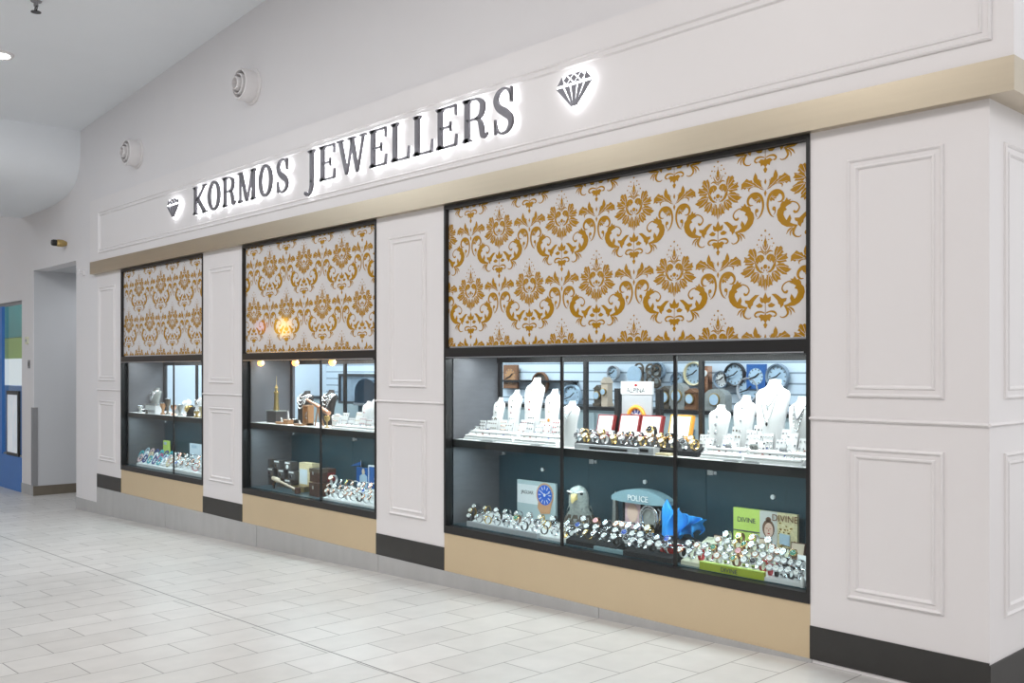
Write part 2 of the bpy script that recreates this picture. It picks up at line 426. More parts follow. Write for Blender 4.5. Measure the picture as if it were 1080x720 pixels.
# ------------------------------------------------------------------ small things on the mall wall and ceiling
def vent(x, z, label):
    t = thing('air_nozzle', label, 'air vent', (x, 0, z), 0, 'round white air nozzles high on the wall')
    T = RX(PI/2)
    mb = MB(); mb.lathe([(.175, 0), (.175, .012), (.165, .02), (.150, .02)], 32, T=T, caps=False)
    mb.lathe([(.150, .0), (.150, .13), (.142, .145), (.128, .145), (.120, .02)], 32, T=T, caps=False); mb.build('outer_ring', 'panelwhite', t, 40)
    mb = MB(); mb.lathe([(.118, .02), (.112, .02), (.098, .155), (.090, .16), (.086, .05)], 32, T=RX(PI/2) , caps=False); mb.build('middle_ring', 'panelwhite', t, 40)
    mb = MB(); mb.lathe([(.075, .02), (.062, .185), (.052, .19), (.045, .10), (.001, .10)], 32, T=RX(PI/2), caps=False); mb.build('inner_cone', 'panelwhite', t, 40)
    mb = MB(); mb.lathe([(.145, .012), (.001, .012)], 32, T=T, caps=False); mb.build('back_plate', 'guard', t)
    for q in range(4):
        a = PI/4 + q*PI/2; mb = MB(); mb.box((.05, -.12, -.004), (.145, -.03, .004), T=RY(a)); mb.build('spoke', 'panelwhite', t)
vent(-8.52, 4.22, 'round white air nozzle above the sign, nearer and larger one')
vent(-11.30, 4.03, 'round white air nozzle high on the wall, farther one at left')
t = thing('wall_spotlight', 'small dark and brass spotlight on the white wall above the corridor opening', 'light', (-13.73, 0, 3.21))
mb = MB(); mb.lathe([(.03,0),(.03,.015)], 16, T=RX(PI/2)); mb.lathe([(.035,.015),(.05,.05),(.05,.11),(.042,.13)], 20, T=RX(PI/2)); mb.build('body', 'brass', t, 40)
mb = MB(); mb.lathe([(.044,.13),(.044,.17),(.036,.19)], 20, T=RX(PI/2)); mb.build('lens_hood', 'black', t, 40)
t = thing('wall_switch', 'small dark switch plate beside the corridor opening, lower of two plates', 'switch', (X(31,0), 0, Z(31,384,0)))
mb = MB(); mb.box((-.035,-.012,-.06),(.035,0,.06)); mb.build('plate', 'guard', t); mb = MB(); mb.box((-.015,-.018,-.03),(.015,-.012,.03)); mb.build('button', 'black', t)
t = thing('thermostat', 'pale square thermostat left of the corridor opening, above the dark switch', 'thermostat', (X(29,0), 0, Z(29,359,0)))
mb = MB(); mb.box((-.06,-.02,-.055),(.06,0,.055)); mb.build('housing', 'cream', t); mb = MB(); mb.box((-.03,-.024,-.02),(.03,-.02,.02)); mb.build('display', 'greytray', t)
t = thing('wall_hook', 'tiny white bracket on the wall just left of the champagne band', 'bracket', (X(89,0), 0, Z(89,288,0)))
mb = MB(); mb.box((-.03,-.03,-.03),(.03,0,.03)); mb.build('bracket_block', 'panelwhite', t); mb = MB(); mb.tube([(0,-.03,0),(0,-.07,0),(0,-.07,.04)], .01); mb.build('hook', 'panelwhite', t, 60)

def ceil_pt(px, py):
    u = (px - PX0)/FPX; dx = FWD[0]+RGT[0]*u; dy = FWD[1]+RGT[1]*u; dz = (HZ-py)/FPX
    t = (4.64 + .07*13.19 - HCAM) / (dz - .07*dx)
    return (t*dx, t*dy - DCAM, HCAM + t*dz)
def downlight(x, y, label, r=.11):
    t = thing('ceiling_downlight', label, 'light', (x, y, cz(x)), 0, 'round ceiling downlights')
    t.rotation_euler = (0, -math.atan(.07), 0)
    mb = MB(); mb.lathe([(r*.8,-.004),(r*.85,-.02),(r*1.1,-.02),(r*1.2,0)], 24, caps=False); mb.build('trim_ring', 'panelwhite', t, 40)
    mb = MB(); mb.lathe([(r*.82,-.012),(.001,-.012)], 24, caps=False); mb.build('diffuser', 'lamp', t)
p = ceil_pt(0, 58); downlight(p[0]+.02, p[1], 'bright round ceiling downlight at the far left edge')
p = ceil_pt(38, 1)
t = thing('sprinkler_head', 'small dark sprinkler head on the ceiling at upper left', 'sprinkler', p)
mb = MB(); mb.lathe([(.05,0),(.045,-.01),(.02,-.015),(.02,-.05)], 14); mb.build('collar', 'guard', t, 40)
mb = MB(); mb.tube([(-.02,0,-.05),(-.03,0,-.075),(0,0,-.10),(.03,0,-.075),(.02,0,-.05)], .006); mb.lathe([(.045,-.10),(.045,-.106)], 12); mb.build('deflector', 'black', t)

# blue shop further along the same wall
mb = MB(); mb.box((-24, -.01, -.36), (-15.70, .1, .18)); struct(mb.build('wall_neighbour_base', 'shopblue'))
mb = MB(); mb.box((-24, .05, .18), (-15.68, .06, 2.55)); w4 = struct(mb.build('window_4', 'glass'))
mb = MB(); mb.box((-24, .02, 2.50), (-15.68, .08, 2.55)); mb.box((-24, .02, .18), (-15.68, .08, .2)); mb.build('window_frame', 'guard', w4)
mb = MB(); mb.box((-24, 3, -.4), (-15.3, 3.1, 3.6)); mb.box((-24,.2,3.5),(-15.3,3,3.6)); mb.box((-15.4,.2,-.4),(-15.3,3.0,3.5)); struct(mb.build('wall_neighbour', 'wall'))
mb = MB(); mb.box((-24, .2, -.45), (-15.3, 3.0, -.36)); struct(mb.build('floor', 'floor'))
t = thing('wall_shelf', 'yellow and green striped display shelf inside the far left shop', 'shelf', (-20.2, 1.0, 0))
mb = MB(); mb.box((-3,0,1.72),(3,.25,2.10)); mb.build('yellow_stripe', 'lime', t)
mb = MB(); mb.box((-3,0,2.11),(3,.25,2.7)); mb.build('green_stripe', new_mat('sea green panel', (.10,.42,.40), .5, noise=(4,.1)), t)
mb = MB(); mb.box((-3,0,-.35),(3,.25,1.2)); mb.build('cabinet', 'shopblue', t)
xa, xb = X(4.5, -.03), X(17, -.03); za, zb = Z(10, 481, -.03), Z(10, 412, -.03)
t = thing('poster_frame', 'lit white and blue poster in a black frame in the far left shop window', 'poster', (0,0,0))
mb = MB(); mb.box((xa,.0,za),(xb,.03,zb)); mb.build('frame', 'black', t)
mb = MB(); mb.box((xa+.06,-.004,za+.06),(xb-.06,.0,zb-.06)); mb.build('poster_sheet', 'poster', t)
mb = MB(); mb.box((X(-1,.02), .0, .18),(X(3.5,.02), .04, 2.5)); struct(mb.build('trim_40', 'shopblue'))

# ------------------------------------------------------------------ damask blinds
MOTIF = [
 ('p', [(0.057, 0.067), (0.06, 0.088), (0.069, 0.104), (0.081, 0.098), (0.095, 0.103), (0.103, 0.092), (0.1, 0.08), (0.107, 0.073), (0.09, 0.064), (0.074, 0.055), (0.063, 0.05)]),
 ('p', [(0.067, 0.032), (0.074, 0.049), (0.095, 0.061), (0.107, 0.055), (0.128, 0.061), (0.125, 0.049), (0.133, 0.04), (0.116, 0.034), (0.125, 0.024), (0.1, 0.022), (0.081, 0.019)]),
 ('p', [(0.067, 0.003), (0.086, 0.013), (0.109, 0.011), (0.116, 0.004), (0.137, -0.006), (0.133, -0.014), (0.151, -0.022), (0.137, -0.031), (0.123, -0.034), (0.128, -0.045), (0.105, -0.041), (0.09, -0.03), (0.074, -0.021)]),
 ('p', [(0.048, -0.027), (0.067, -0.025), (0.081, -0.037), (0.09, -0.049), (0.084, -0.056), (0.09, -0.069), (0.074, -0.068), (0.071, -0.081), (0.055, -0.071), (0.043, -0.054), (0.041, -0.037)]),
 ('p', [(0.01, -0.053), (0.021, -0.039), (0.036, -0.057), (0.046, -0.075), (0.038, -0.085), (0.041, -0.095), (0.027, -0.093), (0.021, -0.103), (0.011, -0.085)]),
 ('p', [(0.0, -0.063), (0.008, -0.075), (0.009, -0.098), (0.0, -0.128)]),
 ('p', [(0.009, 0.048), (0.014, 0.061), (0.028, 0.067), (0.046, 0.062), (0.057, 0.048), (0.063, 0.029), (0.06, 0.006), (0.05, -0.012), (0.03, -0.026), (0.014, -0.028), (0.036, -0.015), (0.048, 0.005), (0.05, 0.02), (0.042, 0.034), (0.03, 0.038), (0.03, 0.03), (0.021, 0.036)]),
 ('p', [(0.0, 0.154), (0.007, 0.135), (0.004, 0.114), (0.0, 0.11)]),
 ('p', [(0.175, -0.064), (0.188, -0.082), (0.199, -0.079), (0.209, -0.091), (0.212, -0.105), (0.227, -0.12), (0.232, -0.145), (0.223, -0.173), (0.202, -0.196), (0.175, -0.21), (0.137, -0.213), (0.109, -0.208), (0.137, -0.205), (0.159, -0.194), (0.151, -0.173), (0.157, -0.156), (0.168, -0.17), (0.175, -0.185), (0.188, -0.167), (0.198, -0.147), (0.194, -0.128), (0.179, -0.121), (0.188, -0.109), (0.168, -0.097), (0.151, -0.091), (0.163, -0.083), (0.155, -0.073), (0.168, -0.077)]),
 ('p', [(0.043, -0.148), (0.062, -0.148), (0.081, -0.161), (0.1, -0.176), (0.125, -0.174), (0.123, -0.184), (0.109, -0.191), (0.107, -0.206), (0.095, -0.217), (0.091, -0.203), (0.081, -0.198), (0.078, -0.183), (0.065, -0.168), (0.052, -0.155)]),
 ('p', [(0.0, -0.139), (0.011, -0.165), (0.008, -0.186), (0.0, -0.192)]),
 ('p', [(0.008, -0.186), (0.015, -0.17), (0.03, -0.162), (0.03, -0.177), (0.021, -0.188)]),
 ('p', [(0.019, -0.204), (0.036, -0.194), (0.055, -0.204), (0.043, -0.213), (0.024, -0.212)]),
 ('p', [(0.0, -0.247), (0.007, -0.266), (0.009, -0.283), (0.0, -0.293)]),
 ('p', [(0.009, -0.258), (0.027, -0.254), (0.04, -0.263), (0.028, -0.271), (0.025, -0.285), (0.011, -0.277)]),
 ('p', [(0.0, -0.299), (0.009, -0.309), (0.002, -0.323), (0.0, -0.323)]),
 ('p', [(0.012, 0.418), (0.026, 0.437), (0.03, 0.451), (0.027, 0.464), (0.04, 0.474), (0.05, 0.475), (0.054, 0.494), (0.062, 0.51), (0.069, 0.497), (0.073, 0.482), (0.068, 0.465), (0.076, 0.457), (0.051, 0.442), (0.028, 0.424)]),
 ('p', [(0.068, 0.447), (0.079, 0.459), (0.087, 0.475), (0.101, 0.475), (0.117, 0.487), (0.131, 0.475), (0.146, 0.464), (0.149, 0.439), (0.139, 0.445), (0.128, 0.436), (0.117, 0.444), (0.109, 0.44), (0.101, 0.447), (0.081, 0.449)]),
 ('p', [(0.03, 0.36), (0.04, 0.374), (0.056, 0.389), (0.081, 0.385), (0.073, 0.375), (0.063, 0.372), (0.064, 0.365), (0.054, 0.366), (0.052, 0.353), (0.043, 0.36), (0.034, 0.352)]),
 ('p', [(0.0, 0.409), (0.005, 0.398), (0.0, 0.383)]),
 ('p', [(0.0, 0.47), (0.004, 0.458), (0.0, 0.448)]),
 ('s', [(0.0, 0.063, 0.0029), (0.0, 0.11, 0.0019), (0.0, 0.169, 0.0014)]),
 ('s', [(0.003, 0.078, 0.0019), (0.021, 0.095, 0.0038), (0.03, 0.116, 0.001)]),
 ('s', [(0.003, 0.093, 0.0019), (0.011, 0.107, 0.0038), (0.015, 0.125, 0.001)]),
 ('s', [(0.005, 0.069, 0.0019), (0.027, 0.086, 0.0048), (0.048, 0.08, 0.001)]),
 ('s', [(0.175, -0.089, 0.0048), (0.142, -0.084, 0.0038), (0.114, -0.096, 0.0038), (0.101, -0.118, 0.0048), (0.112, -0.138, 0.0058), (0.127, -0.141, 0.0077), (0.133, -0.131, 0.0058)]),
 ('s', [(0.116, -0.208, 0.0058), (0.131, -0.23, 0.0086), (0.136, -0.251, 0.0077), (0.122, -0.268, 0.0048), (0.1, -0.272, 0.0029), (0.089, -0.264, 0.0019)]),
 ('s', [(0.142, -0.219, 0.0029), (0.163, -0.231, 0.0058), (0.177, -0.252, 0.001)]),
 ('s', [(0.136, -0.223, 0.0029), (0.153, -0.243, 0.0048), (0.153, -0.263, 0.001)]),
 ('s', [(0.005, -0.245, 0.0029), (0.027, -0.238, 0.0048), (0.052, -0.24, 0.0067), (0.066, -0.253, 0.0058), (0.057, -0.264, 0.0048), (0.048, -0.262, 0.0029)]),
 ('s', [(0.0, -0.19, 0.0019), (0.0, -0.247, 0.0014)]),
 ('s', [(0.043, 0.433, 0.0017), (0.068, 0.442, 0.0028), (0.09, 0.44, 0.005), (0.103, 0.43, 0.005), (0.1, 0.417, 0.0011)]),
 ('s', [(0.052, 0.263, 0.0011), (0.035, 0.275, 0.0045), (0.022, 0.297, 0.0067), (0.014, 0.328, 0.0078), (0.017, 0.359, 0.009), (0.03, 0.385, 0.0112), (0.054, 0.399, 0.0123), (0.084, 0.397, 0.0123), (0.105, 0.38, 0.0101), (0.109, 0.357, 0.0084), (0.095, 0.342, 0.005), (0.076, 0.342, 0.0017)]),
 ('s', [(0.061, 0.305, 0.005), (0.058, 0.286, 0.0028), (0.049, 0.274, 0.0006)]),
 ('d', [(0.0, 0.196, 0.0058)]),
 ('d', [(0.024, 0.173, 0.0048)]),
 ('d', [(0.04, 0.15, 0.0048)]),
 ('d', [(0.05, 0.125, 0.0048)]),
 ('d', [(0.021, 0.146, 0.0038)]),
 ('d', [(0.041, 0.11, 0.0029)]),
 ('d', [(0.0, 0.004, 0.0125)]),
 ('d', [(0.021, -0.003, 0.0077)]),
 ('d', [(0.009, -0.017, 0.0048)]),
 ('d', [(0.011, -0.045, 0.0038)]),
 ('d', [(0.053, 0.309, 0.0112)])]
def grow(pts, d):
    a = sum(pts[i][0]*pts[(i+1) % len(pts)][1] - pts[(i+1) % len(pts)][0]*pts[i][1] for i in range(len(pts)))
    s = 1 if a > 0 else -1; out = []; n = len(pts)
    for i in range(n):
        p, q, r = pts[i-1], pts[i], pts[(i+1) % n]
        v1 = Vector((q[0]-p[0], q[1]-p[1])).normalized(); v2 = Vector((r[0]-q[0], r[1]-q[1])).normalized()
        n1 = Vector((v1.y, -v1.x))*s; n2 = Vector((v2.y, -v2.x))*s; m = n1 + n2
        if m.length < .3: m = n1
        m = m.normalized() * d * min(2.0, 1/max(.4, m.normalized().dot(n1)))
        out.append((q[0]+m.x, q[1]+m.y))
    return out
def motif_polys():
    out = []
    for kind, pts in MOTIF:
        if kind == 'p':
            ps = [(max(0, p[0]), p[1]) for p in grow([tuple(p) for p in pts], .0032)]; out.append(('poly', ps)); out.append(('poly', [(-a, b) for a, b in ps]))
            xs_ = [p[0] for p in ps]; zs_ = [p[1] for p in ps]
            if max(xs_)-min(xs_) > .018 and max(zs_)-min(zs_) > .018 and len(ps) < 20 and len(ps) > 8:
                hub = (.0, .0) if abs(sum(zs_)/len(zs_)) < .16 else ((.0, .42) if sum(zs_)/len(zs_) > .2 else None)
                if hub:
                    d = sorted(range(len(ps)), key=lambda i: (ps[i][0]-hub[0])**2 + (ps[i][1]-hub[1])**2)
                    a0 = ps[d[0]]; cxv, czv = sum(xs_)/len(xs_), sum(zs_)/len(zs_)
                    for off in (-.30, .30):
                        ux, uz = cxv-a0[0], czv-a0[1]
                        e1 = (a0[0]+ux*1.45 - uz*off, a0[1]+uz*1.45 + ux*off)
                        m1 = (a0[0]+ux*.8 - uz*off*.7, a0[1]+uz*.8 + ux*off*.7)
                        L, R_ = ribbon([(a0[0]+ux*.1, a0[1]+uz*.1, .0026), (m1[0], m1[1], .0024), (e1[0], e1[1], .0008)], 3)
                        for sgn in (1, -1): out.append(('vein', [(sgn*a, b) for a, b in L], [(sgn*a, b) for a, b in R_]))
        elif kind == 's':
            L, R_ = ribbon([(a, b, w*1.55 + .001) for a, b, w in pts], 5)
            for sgn in (1, -1): out.append(('strip', [(sgn*a, b) for a, b in L], [(sgn*a, b) for a, b in R_]))
            if abs(pts[-1][2]) > .006:
                a, b, w = pts[-1]
                for sgn in (1, -1): out.append(('poly', [(sgn*a + w*.75*math.cos(q*PI/5), b + w*.75*math.sin(q*PI/5)) for q in range(10)]))
        else:
            a, b, w = pts[0]
            for sgn in ((1, -1) if abs(a) > .004 else (1,)): out.append(('poly', [(sgn*a + w*math.cos(q*PI/6), b + w*math.sin(q*PI/6)) for q in range(12)]))
    return out
POLYS = motif_polys()
def damask(k, xa, xb, za, zb, label):
    t = thing('window_blind', label, 'blind', ((xa+xb)/2, .02, za), 0, 'gold damask patterned panels over the windows')
    mb = MB(); mb.box((xa-t.location.x, 0, 0), (xb-t.location.x, .008, zb-za))
    y = -.0008; cx = t.location.x
    bm = bmesh.new()
    c = 0
    bx0, sp = {1: (-10.385, .3075), 2: (-6.691, .3065), 3: (-2.882, .304)}[k]
    i0 = int((xa - bx0) / sp) - 3; i1 = int((xb - bx0) / sp) + 3
    for i in range(i0, i1 + 1):
        ax = bx0 + sp * i
        for j in range(-2, 3):
            az = 2.05 + .833 * j + (.4165 if i % 2 else 0)
            if az < za - .6 or az > zb + .7: continue
            for si, s in enumerate(POLYS):
                y = -.0008 - si*4e-6
                if s[0] == 'poly':
                    pts = s[1]
                    if max(p[1] for p in pts) + az < za or min(p[1] for p in pts) + az > zb: continue
                    if max(p[0] for p in pts) + ax < xa or min(p[0] for p in pts) + ax > xb: continue
                    vs = [bm.verts.new((p[0]+ax-cx, y, p[1]+az-za)) for p in pts]
                    try: bm.faces.new(vs)
                    except ValueError: pass
                else:
                    L, R_ = s[1], s[2]
                    vl = [bm.verts.new((p[0]+ax-cx, y, p[1]+az-za)) for p in L]; vr = [bm.verts.new((p[0]+ax-cx, y, p[1]+az-za)) for p in R_]
                    for q in range(len(L)-1):
                        f_ = bm.faces.new((vl[q], vr[q], vr[q+1], vl[q+1]))
                        if s[0] == 'vein': f_.material_index = 1
                    if s[0] == 'vein':
                        for v in vl + vr: v.co.y = -.0016
    for co, no in (((xa-cx,0,0),(-1,0,0)), ((xb-cx,0,0),(1,0,0)), ((0,0,0),(0,0,-1)), ((0,0,zb-za),(0,0,1))):
        bmesh.ops.bisect_plane(bm, geom=bm.verts[:] + bm.edges[:] + bm.faces[:], plane_co=co, plane_no=no, clear_outer=True)
    bmesh.ops.triangulate(bm, faces=[f for f in bm.faces if len(f.verts) > 4])
    for f in bm.faces:
        f.normal_update()
        if f.normal.y > 0: f.normal_flip()
    bm.verts.index_update()
    mb.add([v.co[:] for v in bm.verts], [tuple(v.index for v in f.verts) for f in bm.faces], 1); mb.m[-len(bm.faces):] = [0 if f.material_index == 1 else 1 for f in bm.faces]
    bm.free()
    mb.build('patterned_sheet', ['damaskwhite', 'damaskgold'], t)
    mb = MB(); mb.box((xa-cx, -.01, -.012), (xb-cx, .012, -.001)); mb.build('bottom_rail', 'silver', t)
for k, nm in ((1, 'farthest left and smallest'), (2, 'the middle one of three'), (3, 'largest and nearest, at right')):
    xa, xb = WIN[k]
    damask(k, xa + .022, xb - .022, ZT + .012, ZTOP - .03, 'white blind with gold damask pattern over a display window, ' + nm)

# ------------------------------------------------------------------ display cases
SH, FL, YB = .99, .36, .52
JOIN = {1: [X(183.3, .03)], 2: [X(338.5, .03)], 3: [-4.41, -3.49]}
POST = {1: [X(207.6, YB)], 2: [X(364, YB)], 3: [X(618, YB), X(740, YB)]}
cl = {1: 'far left display window case of silver and gold jewellery under damask blind', 2: 'middle display window case of watches and wooden gifts under damask blind',
      3: 'large right display window case with white necklace busts under damask blind'}
for k in (1, 2, 3):
    xa, xb = WIN[k]
    t = thing('display_case', cl[k], 'display case', ((xa+xb)/2, 0, ZB), 0, 'glazed display cases'); cx = t.location.x
    def B(mb, a, b): mb.box((a[0]-cx, a[1], a[2]-ZB), (b[0]-cx, b[1], b[2]-ZB))
    mb = MB()
    B(mb, (xa, -.012, ZB), (xb, .05, ZB+.055)); B(mb, (xa, -.012, ZTOP-.028), (xb, .05, ZTOP))
    B(mb, (xa, -.012, ZB+.055), (xa+.020, .05, ZTOP-.028)); B(mb, (xb-.020, -.012, ZB+.055), (xb, .05, ZTOP-.028))
    B(mb, (xa+.02, -.012, ZM0), (xb-.02, .05, ZT)); mb.build('outer_frame', 'black', t)
    mb = MB(); B(mb, (xa+.03, -.018, ZM0+.003), (xb-.03, -.012, ZM0+.010)); mb.build('metal_rail', 'silver', t)
    mb = MB(); B(mb, (xa, .05, FL-.03), (xb, YB+.04, FL)); mb.build('case_floor', 'casedark', t)
    mb = MB(); B(mb, (xa+.03, .045, .935), (xb-.03, YB, SH-.002)); mb.build('shelf', 'black', t)
    mb = MB(); B(mb, (xa+.05, .055, SH-.002), (xb-.03, YB, SH)); mb.build('shelf_liner', 'white', t)
    for a, b in ((xa, xa+.02), (xb-.02, xb)):
        mb = MB(); B(mb, (a, .05, FL), (b, YB+.04, ZT)); mb.build('side_panel', 'casegrey', t)
    mb = MB(); B(mb, (xa+.02, .05, 1.62), (xb-.02, YB+.04, ZT)); mb.build('case_top', 'casedark', t)
    mb = MB(); B(mb, (xa+.02, YB-.02, 1.555), (xb-.02, YB+.02, 1.62)); mb.build('top_rail', 'black', t)
    posts = [xa+.035] + POST[k] + [xb-.035]
    for q, p in enumerate(posts):
        mb = MB(); B(mb, (p-.016, YB-.012, SH), (p+.016, YB+.012, 1.555)); mb.build('post', 'black', t)
    ie = X({1: 136, 2: 265, 3: 477}[k], .06)
    mb = MB(); B(mb, (xa+.02, .051, FL), (ie, .062, 1.62)); mb.build('inner_stile', 'black', t)
    # inner end stile that narrows the opening at the left
    if k < 3:
        e = X(310 if k == 2 else 174, YB)
        mb = MB(); B(mb, (xa+.02, YB-.01, SH), (e, YB+.012, 1.555)); mb.build('end_panel', 'casegrey', t)
    else:
        e = X(528, YB)
    # rear cupboard doors under the shelf, with hinges
    n = {1: 2, 2: 2, 3: 3}[k]
    seams = [xa+.02] + ([X(621, YB), X(745, YB)] if k == 3 else [(xa+xb)/2]) + [xb-.02]
    for q in range(len(seams)-1):
        mb = MB(); B(mb, (seams[q]+.002, YB, FL), (seams[q+1]-.002, YB+.018, .935)); d = mb.build('door', 'casedark', t)
        mb = MB(); hx = seams[q]+.04
        B(mb, (hx-.02, YB-.018, .845), (hx+.02, YB, .875)); B(mb, (hx+.022, YB-.012, .85), (hx+.045, YB, .87)); mb.build('hinge', 'silver', d)
    if k == 3:
        for px, py in ((572, 495), (680, 508), (815, 524)):
            mb = MB(); x, z = X(px, YB-.01), Z(px, py, YB-.01)
            mb.lathe([(.014,0),(.014,.014)], 14, T=TR(x-cx, YB, z-ZB) @ RX(PI/2)); mb.build('door_bumper', 'white', t)
    # glass
    js = [xa+.02] + JOIN[k] + [xb-.02]
    for q in range(len(js)-1):
        mb = MB(); B(mb, (js[q]+.001, .028, ZB+.055), (js[q+1]-.001, .0285, ZM0)); mb.build('glass_pane', 'glass', t)
    for j in JOIN[k]:
        mb = MB(); B(mb, (j-.011, .024, ZB+.055), (j+.011, .036, ZM0)); mb.build('glass_joint', 'black', t)
    mb = MB(); B(mb, (xa+.1, .14, 1.612), (xb-.1, .17, 1.62)); mb.build('light_strip', 'lamp', t)

for i, px in enumerate((275, 311.5, 350.5)):  # glowing bodies added to imitate lamp reflections in the front glass
    t = thing('reflection_glow', 'warm glow imitating a lamp reflection, top of the middle case, %s of three' % ('left one', 'middle one', 'right one')[i], 'light', (X(px, .12), .12, 1.62), 0, 'warm reflection glows in the middle case')
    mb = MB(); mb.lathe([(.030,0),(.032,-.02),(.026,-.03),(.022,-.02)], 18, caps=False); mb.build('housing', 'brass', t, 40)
    mb = MB(); mb.lathe([(.001,-.085),(.022,-.078),(.034,-.055),(.024,-.03),(.001,-.025)], 18); mb.build('glow', 'warm', t, 60)

# dark housing behind the blinds so the shop interior stays closed off
mb = MB()
for k in (1, 2, 3): mb.box((WIN[k][0], .06, 1.69), (WIN[k][1], .10, 2.82))
struct(mb.build('wall_inner_front', 'wall'))

# ------------------------------------------------------------------ shop interior
YI = 3.3
mb = MB(); mb.box((XL, YI, 0), (XR-.1, YI+.1, 2.9)); struct(mb.build('wall_shop_back', 'slat'))
mb = MB(); mb.box((XL, .1, 0), (XL+.1, YI, 2.9)); struct(mb.build('wall_shop_left', 'shopwall'))
mb = MB(); mb.box((XL, .1, 2.9), (XR-.1, YI, 3.0)); struct(mb.build('ceiling', 'ceiling'))
t = thing('counter_cabinet', 'long grey green counter cabinet with black top behind the display cases', 'cabinet', (0, 2.85, 0))
mb = MB(); mb.box((XL+.1, 0, 0), (-1.9, .45, 1.09)); mb.build('body', 'counter', t)
mb = MB(); mb.box((XL+.1, -.02, 1.09), (-1.9, .45, 1.125)); mb.build('countertop', 'black', t)
for i in range(9):
    mb = MB(); mb.box((XL+.2+i*1.15, -.018, .12), (XL+.2+i*1.15+1.1, 0, 1.06)); dd = mb.build('door', 'counter', t)
    mb = MB(); mb.box((XL+.25+i*1.15, -.035, .8), (XL+.25+i*1.15+.02, -.018, .95)); mb.build('handle', 'silver', dd)
t = thing('wall_ledge', 'thin black horizontal display ledge on the pale back wall', 'shelf', (X(580, 3.2), 3.2, Z(580, 402, 3.2)))
mb = MB(); mb.box((-.85,-.0,-.012),(.35,.1,.012)); mb.build('ledge_board', 'black', t)

for bx_ in (-.8, .3): mb = MB(); mb.box((bx_,.06,-.06),(bx_+.02,.1,-.012)); mb.build('bracket', 'black', t)

def clock(px, py, r, face, rim, label, shape='round'):
    y = 3.26
    t = thing('wall_clock', label, 'clock', (X(px, y), y, Z(px, py, y)), 0, 'wall clocks on the slat wall')
    mb = MB(); T = RX(PI/2)
    if shape == 'round':
        mb.lathe([(r*.82,.005),(r*.85,.035),(r*.95,.04),(r,.02),(r,0)], 28, T=T, caps=False); mb.build('case', rim, t, 40)
        dm = MB(); dm.lathe([(r*.84,.012),(.001,.012)], 28, T=T, caps=False)
    else:
        mb.box((-r,-.03,-r*1.15),(r,0,r*1.15)); mb.build('case', rim, t)
        dm = MB(); dm.lathe([(r*.78,.032),(.001,.032)], 24, T=T, caps=False)
    mb = MB()
    for a, l in ((.9, .5), (-1.9, .68)): mb.box((-.006,-.040,-.01),(.006,-.036,r*l), T=RY(a))
    mb.build('hands', 'black', t)
    d0 = -.014 if shape == 'round' else -.034
    for q in range(12): dm.box((-.005,d0,r*.60),(.005,d0+.003,r*.76), 1, T=RY(q*PI/6))
    dm.build('dial', [face, 'text'], t)
clock(695, 391, .09, 'iceblue', 'bluegrey', 'small round clock with dark rim, high beside the bronze frames')
clock(716, 401, .085, 'iceblue', 'bluegrey', 'round blue clock with dark rim just right of the glass joint')
clock(733, 394, .12, 'iceblue', 'glitter', 'round pale clock with gold rim above the copper pendulum clock')
clock(762, 400, .085, 'dialwhite', 'bluegrey', 'small clock with blue centre and pale face above first right bust')
clock(776, 395, .115, 'iceblue', 'black', 'large round clock with black rim and ice blue face')
clock(799, 397, .10, 'iceblue', 'blue', 'square blue edged clock between the two black rimmed clocks', 'square')
clock(821, 397, .12, 'iceblue', 'bluegrey', 'large round clock behind the tallest right bust')
clock(790, 411, .12, 'iceblue', 'greytray', 'grey round clock half hidden behind the second right bust')
clock(540, 397, .01+.11, 'wood', 'brownleather', 'oval brown clock above the second white bust at left', 'square')
clock(571, 404, .13, 'bronze', 'brownleather', 'dark round carved clock behind the tall white bust')
clock(604, 418, .14, 'iceblue', 'iceblue', 'pale blue plate clock behind the fifth white bust')
clock(648, 393, .08, 'iceblue', 'greytray', 'pale clock above the white header sign')
for i, px in enumerate((672, 684, 690)):
    t = thing('photo_frame', 'ornate bronze frame on the back wall, %s of three above the amber box' % ('left one', 'middle one', 'right one')[i], 'frame', (X(px, 3.2), 3.25, Z(px, 396+i, 3.2)), 0, 'ornate bronze frames')
    mb = MB(); mb.box((-.05,-.02,-.09),(.05,0,.09)); mb.torus(.055,.012,16,6,T=TR(0,-.02,.07) @ RX(PI/2)); mb.torus(.05,.012,16,6,T=TR(0,-.02,-.05) @ RX(PI/2)); mb.build('frame_body', 'bronze', t, 40)
    mb = MB(); mb.box((-.03,-.024,-.06),(.03,-.02,.06)); mb.build('picture', 'pewter', t)
# mantel clocks standing on the counter
def mantel(px, h, w, mat, label, arch=False):
    y = 3.0
    t = thing('mantel_clock', label, 'clock', (X(px, y), y, 1.126), 0, 'mantel clocks on the counter')
    mb = MB()
    if arch:
        pts = [(-w/2,0),(w/2,0),(w/2,h*.6)] + [(w/2*math.cos(a*PI/10), h*.6+h*.4*math.sin(a*PI/10)) for a in range(1,10)] + [(-w/2,h*.6)]
        mb.prism(pts, -.05, .05)
    else:
        mb.box((-w/2,-.05,0),(w/2,.05,.03)); mb.box((-w*.42,-.04,.03),(w*.42,.04,h*.8)); mb.prism([(-w*.5,h*.8),(w*.5,h*.8),(0,h)], -.05, .05)
    mb.build('body', mat, t)
    r = min(w*.36, h*.3)
    mb = MB(); mb.lathe([(r,0),(r,.012),(r*.9,.014)], 20, T=TR(0,-.05,h*.5) @ RX(PI/2)); mb.build('bezel', 'brass', t, 40)
    mb = MB(); mb.lathe([(r*.85,.016),(.001,.016)], 20, T=TR(0,-.05,h*.5) @ RX(PI/2), caps=False); mb.build('dial', 'iceblue', t)
